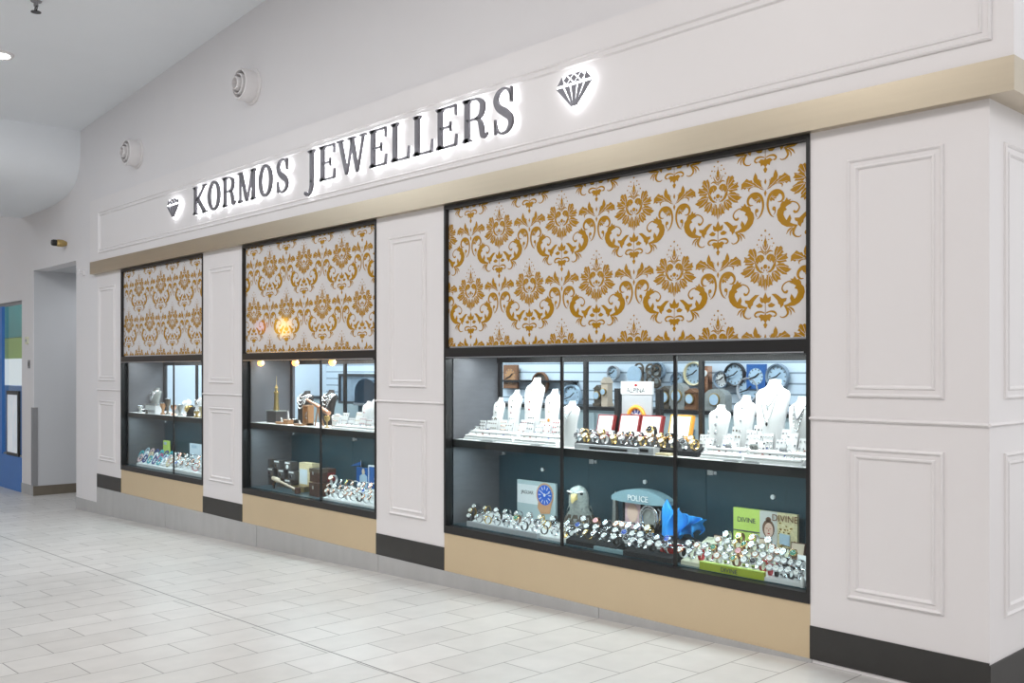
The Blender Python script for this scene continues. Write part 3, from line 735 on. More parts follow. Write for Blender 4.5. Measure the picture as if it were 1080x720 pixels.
mantel(633, .22, .12, 'bronze', 'dark mantel clock on the back counter, left of the header sign')
mantel(640, .30, .10, 'tan', 'tall tan mantel clock touching the dark column of the sign')
mantel(704, .22, .16, 'bronze', 'dark peaked mantel clock behind the amber box')
mantel(717, .25, .18, 'pewter', 'pewter arched mantel clock right of the glass joint', True)
mantel(731, .20, .14, 'brownleather', 'brown mantel clock beside the copper pendulum clock')
mantel(757, .20, .24, 'pewter', 'low wide grey mantel clock behind the first right bust', True)
t = thing('pendulum_clock', 'slim copper coloured pendulum clock hanging beside the rear post', 'clock', (X(744, 3.2), 3.22, Z(744, 410, 3.2)))
mb = MB(); mb.box((-.035,-.03,-.22),(.035,.04,.22)); mb.prism([(-.06,-.22),(.06,-.22),(.03,-.27),(-.03,-.27)],-.04,.04); mb.build('body', 'rose', t)
mb = MB(); mb.lathe([(.03,0),(.03,.01)], 16, T=TR(0,-.03,.15) @ RX(PI/2)); mb.build('dial', 'dialwhite', t)
mb = MB(); mb.tube([(0,-.035,.1),(0,-.035,-.12)], .004, 6); mb.lathe([(.022,0),(.022,.006)], 14, T=TR(0,-.032,-.13) @ RX(PI/2)); mb.build('pendulum', 'gold', t)

# middle case: framed mirror and arched cabinet behind the glass
ym = 2.6
xa, xb = X(358, ym), X(398, ym); za, zb = Z(375, 426, ym), Z(375, 394, ym)
t = thing('wall_mirror', 'dark framed mirror hanging behind the middle display case', 'mirror', ((xa+xb)/2, ym, za)); w, h = (xb-xa)/2, zb-za
mb = MB(); mb.box((-w,-.02,0),(w,.02,.035)); mb.box((-w,-.02,h-.035),(w,.02,h)); mb.box((-w,-.02,.035),(-w+.035,.02,h-.035)); mb.box((w-.035,-.02,.035),(w,.02,h-.035)); mb.build('frame', 'black', t)
mb = MB(); mb.box((-w+.035,0,.035),(w-.035,.01,h-.035)); mb.build('mirror_glass', 'bluegrey', t)
ya = 1.9
xa, xb = X(377, ya), X(394, ya); zt = Z(385, 399, ya); z0 = Z(385, 425, ya)
t = thing('arched_cabinet', 'dark blue arched display cabinet in front of the framed mirror', 'cabinet', ((xa+xb)/2, ya, 0)); w = (xb-xa)/2 + .06
mb = MB(); s = (zt - z0)
mb.prism([(-w, z0), (w, z0), (w, z0+s*.45)] + [(w*math.cos(a*PI/12), z0+s*.45+s*.55*math.sin(a*PI/12)) for a in range(1,12)] + [(-w, z0+s*.45)], 0, .2); mb.build('hood', new_mat('deep navy gloss', (.012,.035,.06), .2, noise=(6,.2)), t)
mb = MB(); mb.box((-w*.8, .02, 0), (w*.8, .18, z0-.03)); mb.build('body', 'casedark', t)
mb = MB(); mb.box((-w, -.02, z0-.03), (w, .2, z0)); mb.build('ledge', 'silver', t)

# ------------------------------------------------------------------ sign letters
YF = -.05
def glyph_letter(ch, w, h):
    """list of pieces: ('p', outline) or ('s', stroke); unit box w x h"""
    T = .040 * (h / .30) * (1.12 if ch != 'K' and w > .0 else 1); t = .015; sf = .016; out = []
    def poly(*p): out.append(('p', list(p)))
    def rect(a, b, c, d): poly((a, c), (b, c), (b, d), (a, d))
    def serif(cx_, z, half, up):           # flat slab with small bracket
        s_ = 1 if up else -1
        poly((cx_-half, z), (cx_+half, z), (cx_+half, z+s_*sf*.7), (cx_+T*.5+.004, z+s_*sf*1.6), (cx_-T*.5-.004, z+s_*sf*1.6), (cx_-half, z+s_*sf*.7))
    def stem(cx_, z0=0., z1=None, b=True, tp=True):
        z1 = h if z1 is None else z1
        rect(cx_-T/2, cx_+T/2, z0, z1)
        if b: serif(cx_, 0, T*.5+.022, True)
        if tp: serif(cx_, h, T*.5+.022, False)
    x0 = T/2 + .020
    if ch == 'K':
        stem(x0)
        poly((x0+T*.3, h*.36), (x0+T*.3, h*.45), (w-.060, h), (w-.036, h))
        poly((x0+T*.9, h*.52), (x0+T*1.25, h*.66), (w-.012, 0), (w-.068, 0))
        rect(w-.090, w-.008, h-sf*.8, h); rect(w-.095, w+.008, 0, sf*.8)
    elif ch == 'O':
        n = 40; ro = [(w/2+w/2*math.cos(2*PI*i/n), h/2+(h/2+.004)*math.sin(2*PI*i/n)) for i in range(n)]
        ri = [(w/2+(w/2-T)*math.cos(2*PI*i/n), h/2+(h/2-.020)*math.sin(2*PI*i/n)) for i in range(n)]
        out.append(('ring', ro, ri))
    elif ch == 'R':
        stem(x0)
        out.append(('s', [(x0, h-.010, t), (w*.52, h-.010, t), (w*.74, h-.035, T*.8), (w*.80, h*.74, T), (w*.72, h*.56, T*.75), (w*.52, h*.505, t), (x0, h*.50, t)]))
        out.append(('s', [(w*.52, h*.50, t), (w*.68, h*.43, T*.7), (w*.76, h*.25, T*.95), (w*.80, h*.07, T*.75), (w*.90, .010, t), (w*1.0, .035, t*.6)]))
    elif ch == 'M':
        rect(x0-t*.5, x0+t*.5, 0, h); serif(x0, 0, .040, True)
        rect(w-x0-T/2, w-x0+T/2, 0, h); serif(w-x0, 0, T*.5+.022, True); serif(w-x0, h, T*.5+.016, False)
        rect(x0-.04, x0+.02, h-sf*.8, h)
        poly((x0-.012, h), (x0+T-.010, h), (w*.52+T*.3, 0), (w*.52-T*.4, 0))
        poly((w*.52-T*.35, 0), (w*.52+t*.4, 0), (w-x0, h), (w-x0-t, h))
    elif ch == 'S':
        out.append(('s', [(w*.93, h*.70, t*.7), (w*.90, h*.84, t), (w*.74, h*.965, t*1.2), (w*.48, h*1.0, t), (w*.22, h*.93, T*.6), (w*.10, h*.77, T*.9), (w*.24, h*.60, T*1.1), (w*.58, h*.46, T*1.3), (w*.86, h*.32, T*1.05), (w*.90, h*.16, T*.75), (w*.72, h*.03, t*1.2), (w*.46, -.002, t), (w*.22, h*.05, t*1.1), (w*.10, h*.17, t), (w*.07, h*.31, t*.7)]))
        rect(w*.92-.006, w*.92+.008, h*.66, h*1.0); rect(w*.07-.006, w*.07+.008, 0, h*.34)
    elif ch == 'E':
        stem(x0)
        rect(x0, w-.004, h-sf*.9, h); rect(x0, w-.002, 0, sf*.9); rect(x0, w*.72, h*.5-sf*.45, h*.5+sf*.45)
        poly((w-.018, h), (w-.002, h), (w-.004, h*.74), (w-.010, h*.74)); poly((w-.020, 0), (w, 0), (w+.004, h*.28), (w-.004, h*.28))
        poly((w*.72-.012, h*.40), (w*.72, h*.38), (w*.72, h*.62), (w*.72-.012, h*.60))
    elif ch == 'L':
        stem(x0)
        rect(x0, w-.002, 0, sf*.9); poly((w-.022, 0), (w, 0), (w+.004, h*.32), (w-.004, h*.32))
    elif ch == 'W':
        poly((.018, h), (.018+T, h), (w*.33+T*.35, 0), (w*.33-T*.25, 0))
        poly((w*.33-t*.3, 0), (w*.33+t*.6, 0), (w*.56, h), (w*.56-t, h))
        poly((w*.45, h), (w*.45+T, h), (w*.70+T*.35, 0), (w*.70-T*.25, 0))
        poly((w*.70-t*.3, 0), (w*.70+t*.6, 0), (w*.93, h), (w*.93-t, h))
        rect(0, T+.045, h-sf*.8, h); rect(w*.45-.03, w*.56+.03, h-sf*.8, h); rect(w*.93-.05, w, h-sf*.8, h)
    elif ch == 'J':
        c_ = w*.62; rect(c_-T/2, c_+T/2, h*.05, h); serif(c_, h, T*.5+.03, False)
        out.append(('s', [(c_, h*.10, T), (c_-.004, -.02, T*.95), (c_-.030, -.070, T*.7), (c_-.070, -.090, t), (c_-.098, -.076, t*1.2)]))
        out.append(('p', [(c_-.098+.016*math.cos(q*PI/5), -.070+.016*math.sin(q*PI/5)) for q in range(10)]))
    return out
def build_pieces(mb, pieces, y0, y1, face_only=False):
    for pc in pieces:
        if pc[0] == 'p': mb.prism(pc[1], y0, y1)
        elif pc[0] == 's': stroke_solid(mb, pc[1], y0, y1)
        else:
            ro, ri = pc[1], pc[2]; n = len(ro)
            vs = [(a,y0,b) for a,b in ro]+[(a,y0,b) for a,b in ri]+[(a,y1,b) for a,b in ro]+[(a,y1,b) for a,b in ri]; fs = []
            for i in range(n):
                j = (i+1) % n
                fs += [(i,j,n+j,n+i), (2*n+i,3*n+i,3*n+j,2*n+j), (i,2*n+i,2*n+j,j), (n+i,n+j,3*n+j,3*n+i)]
            mb.add(vs, fs)
LET = [('K',-9.399,-9.104),('O',-9.07,-8.823),('R',-8.755,-8.504),('M',-8.445,-8.113),('O',-8.045,-7.807),('S',-7.716,-7.533),
       ('J',-7.242,-7.074),('E',-7.008,-6.783),('W',-6.742,-6.333),('E',-6.28,-6.063),('L',-5.993,-5.776),('L',-5.717,-5.496),('E',-5.447,-5.224),('R',-5.152,-4.896),('S',-4.829,-4.648)]
ZL0 = 1.5 + 1.568 * 1.0209
for i, (ch, a, b) in enumerate(LET):
    a, b = a * 1.0209, b * 1.0209; h = (.278 + .014 * (i / 14)) * 1.0209
    word, n = ('first', i) if i < 6 else ('second', i - 6)
    t = thing('sign_letter', 'dark metal letter %s, %s letter of the %s word on the backlit sign' % (ch, ORD[n], word), 'sign letter', (a, YF, ZL0), 0, 'backlit metal letters of the shop sign')
    pc = glyph_letter(ch, b - a, h)
    mb = MB(); build_pieces(mb, pc, -.056, -.034); mb.build('letter_face', 'signsteel', t)
    mb = MB(); build_pieces(mb, pc, -.033, -.029); mb.build('backlight', 'halo', t)
def diamond(xa, xb, z0, z1, label):
    t = thing('diamond_emblem', label, 'emblem', ((xa+xb)/2, YF, z0), 0, 'backlit diamond emblems of the shop sign')
    w = xb - xa; h = z1 - z0; g = .006; zg = h * .70; pcs = []
    def inset(pts):
        cx_ = sum(p[0] for p in pts)/len(pts); cz_ = sum(p[1] for p in pts)/len(pts); k_ = .86
        return [(cx_+(p[0]-cx_)*k_, cz_+(p[1]-cz_)*k_) for p in pts]
    gx = [-w/2, -w*.29, -w*.10, w*.10, w*.29, w/2]; e = .0052; za_ = h*.10
    for i in range(5):
        a0, a1 = gx[i] + e*(1.6 if i else 0), gx[i+1] - e*(1.6 if i < 4 else 0)
        b0, b1 = gx[i]*.16 + e*.15, gx[i+1]*.16 - e*.15
        pcs.append(('p', [(a0, zg-e), (a1, zg-e), (max(b1, b0+.001), za_), (b0, za_)]))
    zc, tp, q = zg + e*1.5, h, w*.105; m_ = (zc + tp)/2; cw = w*.33
    def ins(pts, k_=.74):
        cx_ = sum(p[0] for p in pts)/len(pts); cz_ = sum(p[1] for p in pts)/len(pts)
        return ('p', [(cx_+(p[0]-cx_)*k_, cz_+(p[1]-cz_)*k_) for p in pts])
    for c_ in (-q*2, 0, q*2): pcs.append(ins([(c_, zc), (c_+q, m_), (c_, tp), (c_-q, m_)], .80))
    for c_ in (-q, q):
        pcs.append(ins([(c_-q, zc), (c_+q, zc), (c_, m_)])); pcs.append(ins([(c_-q, tp), (c_+q, tp), (c_, m_)]))
    for s_ in (-1, 1): pcs.append(ins([(s_*(w/2), zc), (s_*q*2.0, zc), (s_*q*3.0, m_), (s_*cw, tp)] if False else [(s_*w/2, zc), (s_*cw, tp), (s_*q*2.9, m_), (s_*q*2.6, zc)], .84))
    mb = MB(); build_pieces(mb, pcs, -.040, -.034); mb.build('facets', 'signsteel', t)
    mb = MB(); mb.prism([(-w/2, zg), (-cw, h), (cw, h), (w/2, zg), (0, 0)], -.033, -.029); mb.build('backlight', 'halo', t)
    # slender frame lines between the facets
diamond(-4.345, -4.039, 3.135, 3.363, 'dark faceted diamond emblem right of the lettering')
diamond(-10.279, -9.965, 3.123, 3.343, 'dark faceted diamond emblem left of the lettering')
# ------------------------------------------------------------------ watches
def watch_proto(dial, metal, strap, key):
    """a wrist watch closed round a small cuff, dial leaning back, base at z = 0"""
    t = thing('wrist_watch', 'x', 'watch')
    cy, czz = 0., .031
    mb = MB(); ring = []
    n = 20
    for i in range(n):
        a = 2*PI*i/n; w = .0085 if math.sin(a - .5) < .2 else .0095
        y, z = .026*math.cos(a), .030*math.sin(a)
        d = Vector((0, y, z)).normalized()*.0022
        ring.append([(-w, cy+y-d.y, czz+z-d.z), (w, cy+y-d.y, czz+z-d.z), (w, cy+y+d.y, czz+z+d.z), (-w, cy+y+d.y, czz+z+d.z)])
    ring.append(ring[0]); mb.loft(ring, caps=False); mb.build('strap', strap, t, 40)
    T = TR(0, -.023, .046) @ RX(math.radians(52))
    mb = MB(); mb.lathe([(.0195,0),(.0205,.003),(.0205,.006),(.018,.0085),(.0165,.0085),(.0165,.007)], 20, T=T, caps=False); mb.lathe([(.0195,0),(.001,0)], 20, T=T, caps=False); mb.lathe([(.003,0),(.003,.004)], 8, T=T @ TR(.0205,0,.004) @ RY(PI/2)); mb.build('case', metal, t, 40)
    mb = MB(); mb.lathe([(.0166,.0072),(.001,.0072)], 20, T=T, caps=False)
    d = mb.build('dial', dial, t)
    mb = MB(); mb.box((-.0009,-.001,.0075),(.0009,.012,.0082), T=T @ RZ(.9)); mb.box((-.0009,-.001,.0075),(.0009,.009,.0082), T=T @ RZ(-1.0))
    for q in range(12): mb.box((-.0007,.0125,.0074),(.0007,.0152,.0079), T=T @ RZ(q*PI/6))
    mb.build('hands', 'text' if dial in ('dialwhite', 'iceblue', 'dialpink') else 'silver', d)
    return t
NAMES = {'dialwhite': 'white', 'dialblack': 'black', 'dialblue': 'blue', 'dialgreen': 'green', 'dialpink': 'pink'}
MET = {'silver': 'silver', 'gold': 'gold', 'rose': 'rose gold'}
PROTO = {}
def watch(kind, x, y, z, rz, label, group, sc_=1.):
    dial, metal, strap = kind
    if kind not in PROTO:
        w = PROTO[kind] = watch_proto(dial, metal, strap, kind)
        w.location = (x, y, z); w.rotation_euler = (0, 0, rz); w.scale = (sc_,)*3; w['label'] = label; w['group'] = group
        return w
    return dup(PROTO[kind], (x, y, z), rz, label, group, sc_)
KINDS = [('dialwhite','silver','silver'), ('dialwhite','gold','gold'), ('dialblack','silver','silver'), ('dialwhite','rose','white'),
         ('dialblue','silver','silver'), ('dialwhite','silver','leather'), ('dialgreen','gold','brownleather'), ('dialpink','rose','rose'), ('dialwhite','silver','redleather'), ('dialblack','gold','leather')]
def watch_row(pa, pb, y, z, n, kinds, where, row, group, jitter=.004, sc_=1., slope=0, step_y=0):
    xa, xb = X(pa, y), X(pb, y)
    for i in range(n):
        x = xa + (xb-xa)*(i/(n-1) if n > 1 else .5)
        kd = KINDS[kinds[i % len(kinds)]]
        st = {'leather':'black strap', 'brownleather':'brown strap', 'redleather':'red strap', 'white':'white strap'}.get(kd[2])
        lab = '%s watch, %s, %s from left, %s row, %s' % (MET[kd[1]], st if st else NAMES[kd[0]] + ' dial', ORD[i], row, where)
        watch(kd, x + random.uniform(-jitter, jitter), y + step_y*i/(n-1 if n > 1 else 1) + random.uniform(-.003, .003), z + slope*i, random.uniform(-.35, .35), lab, group, sc_*random.uniform(.94, 1.06))

def tray(pa, pb, y0, y1, z0, hf, hb, mat, label, name='display_tray', cat='tray', lip=True):
    """sloping display tray between columns pa and pb, front height hf, back height hb"""
    ym = (y0+y1)/2; xa, xb = X(pa, y0), X(pb, y0)
    t = thing(name, label, cat, ((xa+xb)/2, y0, z0)); w = (xb-xa)/2; d = y1-y0
    mb = MB(); mb.add([(-w,0,0),(w,0,0),(w,d,0),(-w,d,0),(-w,0,hf),(w,0,hf),(w,d,hb),(-w,d,hb)], [(0,3,2,1),(4,5,6,7),(0,1,5,4),(1,2,6,5),(2,3,7,6),(3,0,4,7)])
    mb.build('body', mat, t)
    return t

# --- lower level of the large case: left white watch tray
tray(494, 598, .10, .30, FL, .018, .075, 'white', 'white sloping tray of watches at lower left of the large case')
tray(492, 566, .07, .10, FL, .034, .034, 'greytray', 'grey riser strip in front of the white watch tray', 'riser_strip', 'riser')
WH = 'white tray under blue dial poster'
watch_row(497, 596, .13, FL+.026, 11, [5,0,1,0,2,0,5,0], WH, 'front', 'watches on the white tray')
watch_row(499, 599, .20, FL+.046, 11, [1,2,0,5,0,6,0,2], WH, 'middle', 'watches on the white tray')
watch_row(503, 584, .27, FL+.066, 8, [0,1,5,0,0], WH, 'back', 'watches on the white tray')

# poster with the blue dial
yp = .44
xa, xb = X(545.5, yp), X(586, yp); za, zb = FL, Z(565, 507.5, yp)
t = thing('watch_poster', 'white display card with large round blue watch dial at lower left', 'poster', ((xa+xb)/2, yp, za)); w = (xb-xa)/2; h = zb-za
mb = MB(); mb.box((-w,0,0),(w,.02,h)); mb.build('board', new_mat('pale grey card', (.50,.60,.61), .45, noise=(5,.02)), t)
mb = MB(); mb.box((-w+.005,-.002,h*.48),(w*.12,0,h-.03)); mb.build('white_panel', 'white', t)
text_mesh('JAGUAR', .036, 'poster_text', 'text', t, (-w*.44, -.004, h*.70))
cx_, cz_, r = w*.47, h*.72, .073
mb = MB(); mb.lathe([(r,0),(r*1.08,.004),(r*1.18,.004),(r*1.2,0)], 36, T=TR(cx_,0,cz_) @ RX(PI/2), caps=False); mb.prism([(cx_-.07,cz_-.06),(cx_+.07,cz_-.05),(cx_+.08,cz_-.02),(cx_+.05,cz_-.13),(cx_-.04,cz_-.14),(cx_-.075,cz_-.10)],-.003,-.001); mb.build('printed_case', 'roseprint', t, 40)
mb = MB(); mb.lathe([(r,.005),(.001,.005)], 36, T=TR(cx_,0,cz_) @ RX(PI/2), caps=False); dd = mb.build('printed_dial', new_mat('poster blue', (.02,.13,.62), .35, noise=(20,.1)), t)
mb = MB()
for q in range(12): mb.box((-.003,-.0062,r*.55),(.003,-.0052,r*.88), T=TR(cx_,0,cz_) @ RY(q*PI/6))
for c2 in (-.35,): mb.box((-.002,-.0075,-.01),(.002,-.0065,r*.8), T=TR(cx_,0,cz_) @ RY(1.2)); mb.box((-.003,-.0075,-.01),(.003,-.0065,r*.55), T=TR(cx_,0,cz_) @ RY(-1.0))
mb.lathe([(.012,.0072),(.001,.0072)], 14, T=TR(cx_,0,cz_) @ RX(PI/2), caps=False); mb.build('printed_markers', 'white', dd)

# eagle bust
def eagle(px, y):
    t = thing('eagle_bust', 'grey feathered eagle head figurine beside the middle watch trays', 'figurine', (X(px, y), y, FL), math.radians(18))
    H_ = .36; prof = []
    ring = []
    for z, rx_, ry_, oy in ((0,.085,.070,0),(.03,.090,.075,0),(.10,.080,.070,0),(.15,.062,.058,-.004),(.19,.052,.052,-.012),(.23,.053,.054,-.02),(.27,.054,.058,-.026),(.305,.050,.056,-.030),(.33,.038,.044,-.030),(.345,.018,.024,-.028),(.35,.004,.006,-.028)):
        r_ = []
        for q in range(28):
            a = 2*PI*q/28; k_ = 1 + (.06*math.sin(q*7 + z*90) if z < .3 else .015*math.sin(q*9+z*200)); r_.append((rx_*math.cos(a)*k_, oy + ry_*math.sin(a)*k_, z))
        ring.append(r_)
    mb = MB(); mb.loft(ring)
    for lv in range(5):                                   # overlapping neck feathers
        for q in range(12):
            a = 2*PI*(q + .5*(lv % 2))/12; R0 = .060 + .007*lv; zz = .21 - .042*lv
            mb.add([(R0*math.cos(a-.16), R0*.9*math.sin(a-.16)-.008, zz), (R0*math.cos(a+.16), R0*.9*math.sin(a+.16)-.008, zz), ((R0+.016)*math.cos(a), (R0+.016)*.9*math.sin(a)-.008, zz-.05)], [(0,1,2),(0,2,1)])
    mb.build('head_and_neck', 'feather', t, 60)
    rb = []
    for z, rx_, ry_, oy in ((.0,.088,.076,0),(.05,.096,.080,0),(.11,.088,.076,0),(.15,.070,.064,-.002)):
        rb.append([(rx_*math.cos(2*PI*q/28)*(1+.05*math.sin(q*5+z*60)), oy + ry_*math.sin(2*PI*q/28), z) for q in range(28)])
    mb = MB(); mb.loft(rb); mb.build('dark_breast', 'bronze', t, 60)
    mb = MB(); mb.loft([[(sx_*.018*k_, -.075-o_, zc_ + sz_*.020*k_) for sx_, sz_ in ((-1,-1),(1,-1),(1,1),(0,1.25),(-1,1))] for k_, o_, zc_ in ((1,0,.280),(.85,.022,.276),(.55,.038,.262),(.12,.042,.240))]); mb.build('beak', 'beak', t, 60)
    for s_ in (-1, 1):
        mb = MB(); mb.lathe([(.002,-.008),(.008,-.004),(.009,0),(.008,.004),(.002,.008)], 12, T=TR(s_*.036, -.072, .300) @ RX(PI/2)); e_ = mb.build('eye', 'dialblack', t, 60)
        mb = MB(); mb.tube([(s_*.012,-.088,.306),(s_*.036,-.082,.316),(s_*.052,-.060,.312)], [.004,.006,.003], 6); mb.build('brow', 'white', t, 60)
    mb = MB(); mb.lathe([(.085,0),(.085,-.012)][::-1], 24); mb.build('plinth', 'black', t)
    t.location.z += .012
eagle(612, .33)
bpy.data.objects['eagle_bust'].scale = (1.3, 1.1, .98)
t = thing('obelisk', 'slim pointed grey obelisk behind the middle watch trays', 'ornament', (X(649, .42), .42, FL))
mb = MB(); mb.box((-.025,-.025,0),(.025,.025,.02)); mb.loft([[(-a,-a,z),(a,-a,z),(a,a,z),(-a,a,z)] for a,z in ((.018,.02),(.012,.27),(.001,.33))]); mb.build('shaft', 'pewter', t)
mb = MB(); mb.box((-.03,-.03,0),(.03,.03,.015)); mb.build('foot', 'black', t)

# black stand with curved header
yq = .36
xa, xb = X(655, yq), X(700, yq); xm = (xa+xb)/2; w = (xb-xa)/2
zt = Z(678, 526, yq)
t = thing('display_stand', 'black watch stand with pale curved header reading POLICE', 'display stand', (xm, yq, FL)); h = zt-FL
mb = MB(); mb.box((-w*.92,0,0),(w*.92,.05,h)); mb.build('panel', 'blacktray', t)
n = 14; arc = [(w*1.28*math.sin(-1+2*i/n)/math.sin(1), h + .005 + .058*(math.cos(-1+2*i/n)-math.cos(1))/(1-math.cos(1))) for i in range(n+1)]
mb = MB(); mb.prism([(-w*1.28, h-.022)] + [(a, h-.022 - .008*math.cos(a/w)) for a in (-w*.6, 0, w*.6)] + [(w*1.28, h-.022)] + arc[::-1], -.04, .05); mb.build('header', 'paleblue', t)
text_mesh('POLICE', .052, 'header_text', 'white', t, (0, -.044, h-.012), depth=.003)
mb = MB(); mb.box((-w*.78,-.004,h*.30),(-w*.06,-.001,h*.93)); pp = mb.build('portrait_print', 'pink', t)
mb = MB(); mb.prism([(-w*.42+.045*math.cos(a*PI/8), h*.68+.06*math.sin(a*PI/8)) for a in range(16)], -.007, -.004); mb.build('portrait_face', 'skin', pp)
mb = MB(); mb.torus(.070, .010, 32, 8, T=TR(w*.38,-.012,h*.62) @ RX(PI/2), sy=1.15); mb.torus(.055, .005, 30, 6, T=TR(w*.38,-.014,h*.62) @ RX(PI/2), sy=1.15); mb.tube([(w*.38+.075,-.01,h*.62+.07),(w*.38+.095,-.01,h*.62+.05),(w*.38+.090,-.01,h*.62-.03),(w*.38+.05,-.01,h*.62-.10),(w*.38-.02,-.01,h*.62-.13)], .009, 6); wr = mb.build('printed_watch', 'silver', t, 50)
mb = MB(); mb.lathe([(.055,.008),(.001,.008)], 28, T=TR(w*.38,0,h*.62) @ RX(PI/2) @ Matrix.Diagonal((1,1.15,1,1)), caps=False); mb.box((-.002,-.012,-.0),(.002,-.010,.04), T=TR(w*.38,0,h*.62) @ RY(.5)); mb.build('printed_dial', 'pewter', wr)

# black watch trays in the middle
tray(597, 650, .08, .34, FL, .030, .11, 'blacktray', 'black stepped tray of watches in front of the eagle head')
tray(657, 708, .05, .33, FL, .030, .11, 'blacktray', 'black stepped tray of watches in front of the POLICE stand')
tray(626, 657, .06, .09, FL, .022, .022, 'paleblue', 'pale blue strip lying between the two black trays', 'riser_strip', 'riser')
BL = 'black tray before eagle head'; BR = 'black tray before POLICE stand'
watch_row(603, 650, .12, FL+.044, 6, [5,0,1,2,0], BL, 'front', 'watches on the black trays', sc_=1.05)
watch_row(602, 652, .20, FL+.068, 6, [0,4,5,0,2], BL, 'middle', 'watches on the black trays', sc_=1.05)
watch_row(618, 654, .28, FL+.093, 4, [0,7,0,3], BL, 'back', 'watches on the black trays', sc_=1.05)
watch_row(662, 706, .10, FL+.046, 6, [2,0,0,5,0], BR, 'front', 'watches on the black trays', sc_=1.1)
watch_row(660, 706, .18, FL+.068, 6, [4,0,0,2,5], BR, 'middle', 'watches on the black trays', sc_=1.1)
watch_row(658, 686, .27, FL+.094, 4, [3,0,0,1], BR, 'back', 'watches on the black trays', sc_=1.15)

# draped blue cloth on a stand, red bowl
def drape():
    y = .30; x0 = X(709, y); t = thing('blue_drapery', 'bright blue draped cloth sculpture billowing beside the POLICE stand', 'sculpture', (x0, y, FL))
    n, m_ = 26, 12; vs = []; fs = []
    for j in range(m_+1):
        v = j/m_
        for i in range(n+1):
            u = i/n
            spread = .05 + .22*u
            xx = -.035 + u*(.27*(1-.25*v)) ; fold = .030*math.sin(u*26 + v*3)*(0.3+v) + .010*math.sin(u*47+v*5)
            zz = .34 - .05*u - v*(.27 - .17*u) + .022*math.sin(u*24)*v*v + .010*math.sin(u*61)*v*v + (.035*math.exp(-((u-.35)/.06)**2) if v < .1 else 0)
            vs.append((xx + .015*math.sin(v*7+u*9), -.02 + fold + .05*v*u, zz))
    for j in range(m_):
        for i in range(n):
            a = j*(n+1)+i; fs.append((a, a+n+1, a+n+2, a+1))
    mb = MB(); mb.add(vs, fs); o = mb.build('flowing_cloth', 'cape', t, 70)
    md = o.modifiers.new('thickness', 'SOLIDIFY'); md.thickness = .004
    md = o.modifiers.new('smooth', 'SUBSURF'); md.levels = 1; md.render_levels = 1
    ring = []
    for z, rx_, ry_, oy in ((.045,.030,.022,0),(.12,.034,.026,0),(.20,.030,.026,0),(.27,.034,.024,0),(.33,.034,.022,0),(.352,.026,.018,0),(.375,.014,.012,0),(.400,.003,.004,0)):
        ring.append([((rx_*math.cos(2*PI*q/20))*(1+.07*math.sin(q*6)) - .035, oy + ry_*math.sin(2*PI*q/20), z) for q in range(20)])
    mb = MB(); mb.loft(ring); mb.build('wrapped_post', 'cape', t, 60)
    mb = MB(); mb.tube([(-.02,0,.03),(.02,0,.05),(.10,.0,.075),(.19,.0,.095)], [.010,.012,.012,.006], 8); mb.tube([(.08,0,.07),(.08,.02,.0)], .008); mb.build('branch', 'pewter', t, 60)
    mb = MB(); mb.lathe([(.07,0),(.075,.01),(.05,.03),(.02,.045)], 24, T=TR(-.03,0,0)); mb.build('base', 'pewter', t, 40)
drape()
bpy.data.objects['blue_drapery'].scale = (1.12, 1, .84)
t = thing('red_bowl', 'dark red glossy bowl under the blue drapery', 'bowl', (X(711, .16), .16, FL))
mb = MB(); mb.lathe([(.02,0),(.03,.006),(.062,.05),(.066,.085),(.062,.085),(.055,.05),(.02,.012)], 28, caps=False); mb.lathe([(.02,0),(.001,0)], 28, caps=False); mb.build('bowl_body', 'red', t, 50)
mb = MB(); mb.torus(.066, .004, 28, 6, T=TR(0,0,.085)); mb.build('rim', 'silver', t, 50)
t = thing('red_ornament', 'small red pointed ornament left of the red bowl', 'ornament', (X(698, .12), .12, FL))
mb = MB(); mb.lathe([(.03,0),(.032,.008),(.012,.03),(.018,.05),(.002,.075)], 16); mb.build('ornament_body', 'red', t, 40); mb = MB(); mb.lathe([(.012,.03),(.016,.033),(.012,.036)],16); mb.build('collar', 'gold', t, 40)

# DIVINE boards
yd = .46
xa, xc, xb = X(773.5, yd), X(801.5, yd), X(841, yd); zt = Z(773.5, 534.5, yd)
t = thing('display_board', 'lime green board reading DIVINE, plain left half of the pair', 'poster', ((xa+xc)/2, yd, FL)); w = (xc-xa)/2; h = zt-FL
mb = MB(); mb.box((-w,0,0),(w-.001,.02,h)); mb.build('board', 'lime', t)
text_mesh('DIVINE', .042, 'board_text', 'text', t, (0, -.003, h-.082), xs=.98)
mb = MB(); mb.box((-w,-.003,h-.137),(w-.001,0,h-.131)); mb.build('rule', 'text', t)
t = thing('display_board', 'gold glitter board reading DIVINE beside portrait, right half of the pair', 'poster', ((xb+xc)/2, yd, FL)); w = (xb-xc)/2
mb = MB(); mb.box((-w,0,0),(w,.02,h)); mb.build('board', 'glitter', t)
mb = MB(); mb.box((-w,-.002,0),(-w*.05,0,h)); mb.build('portrait_backing', new_mat('pale print', (.62,.60,.56), .5, noise=(15,.08)), t)
fx, fz_ = -w*.52, h-.105
mb = MB(); mb.prism([(fx+.040*math.cos(a*PI/10), fz_+.004+.052*math.sin(a*PI/10)) for a in range(20)], -.005, -.002); mb.prism([(fx+.018*math.cos(a*PI/8), fz_+.056+.016*math.sin(a*PI/8)) for a in range(16)], -.005, -.002); mb.build('portrait_hair', 'hair', t)
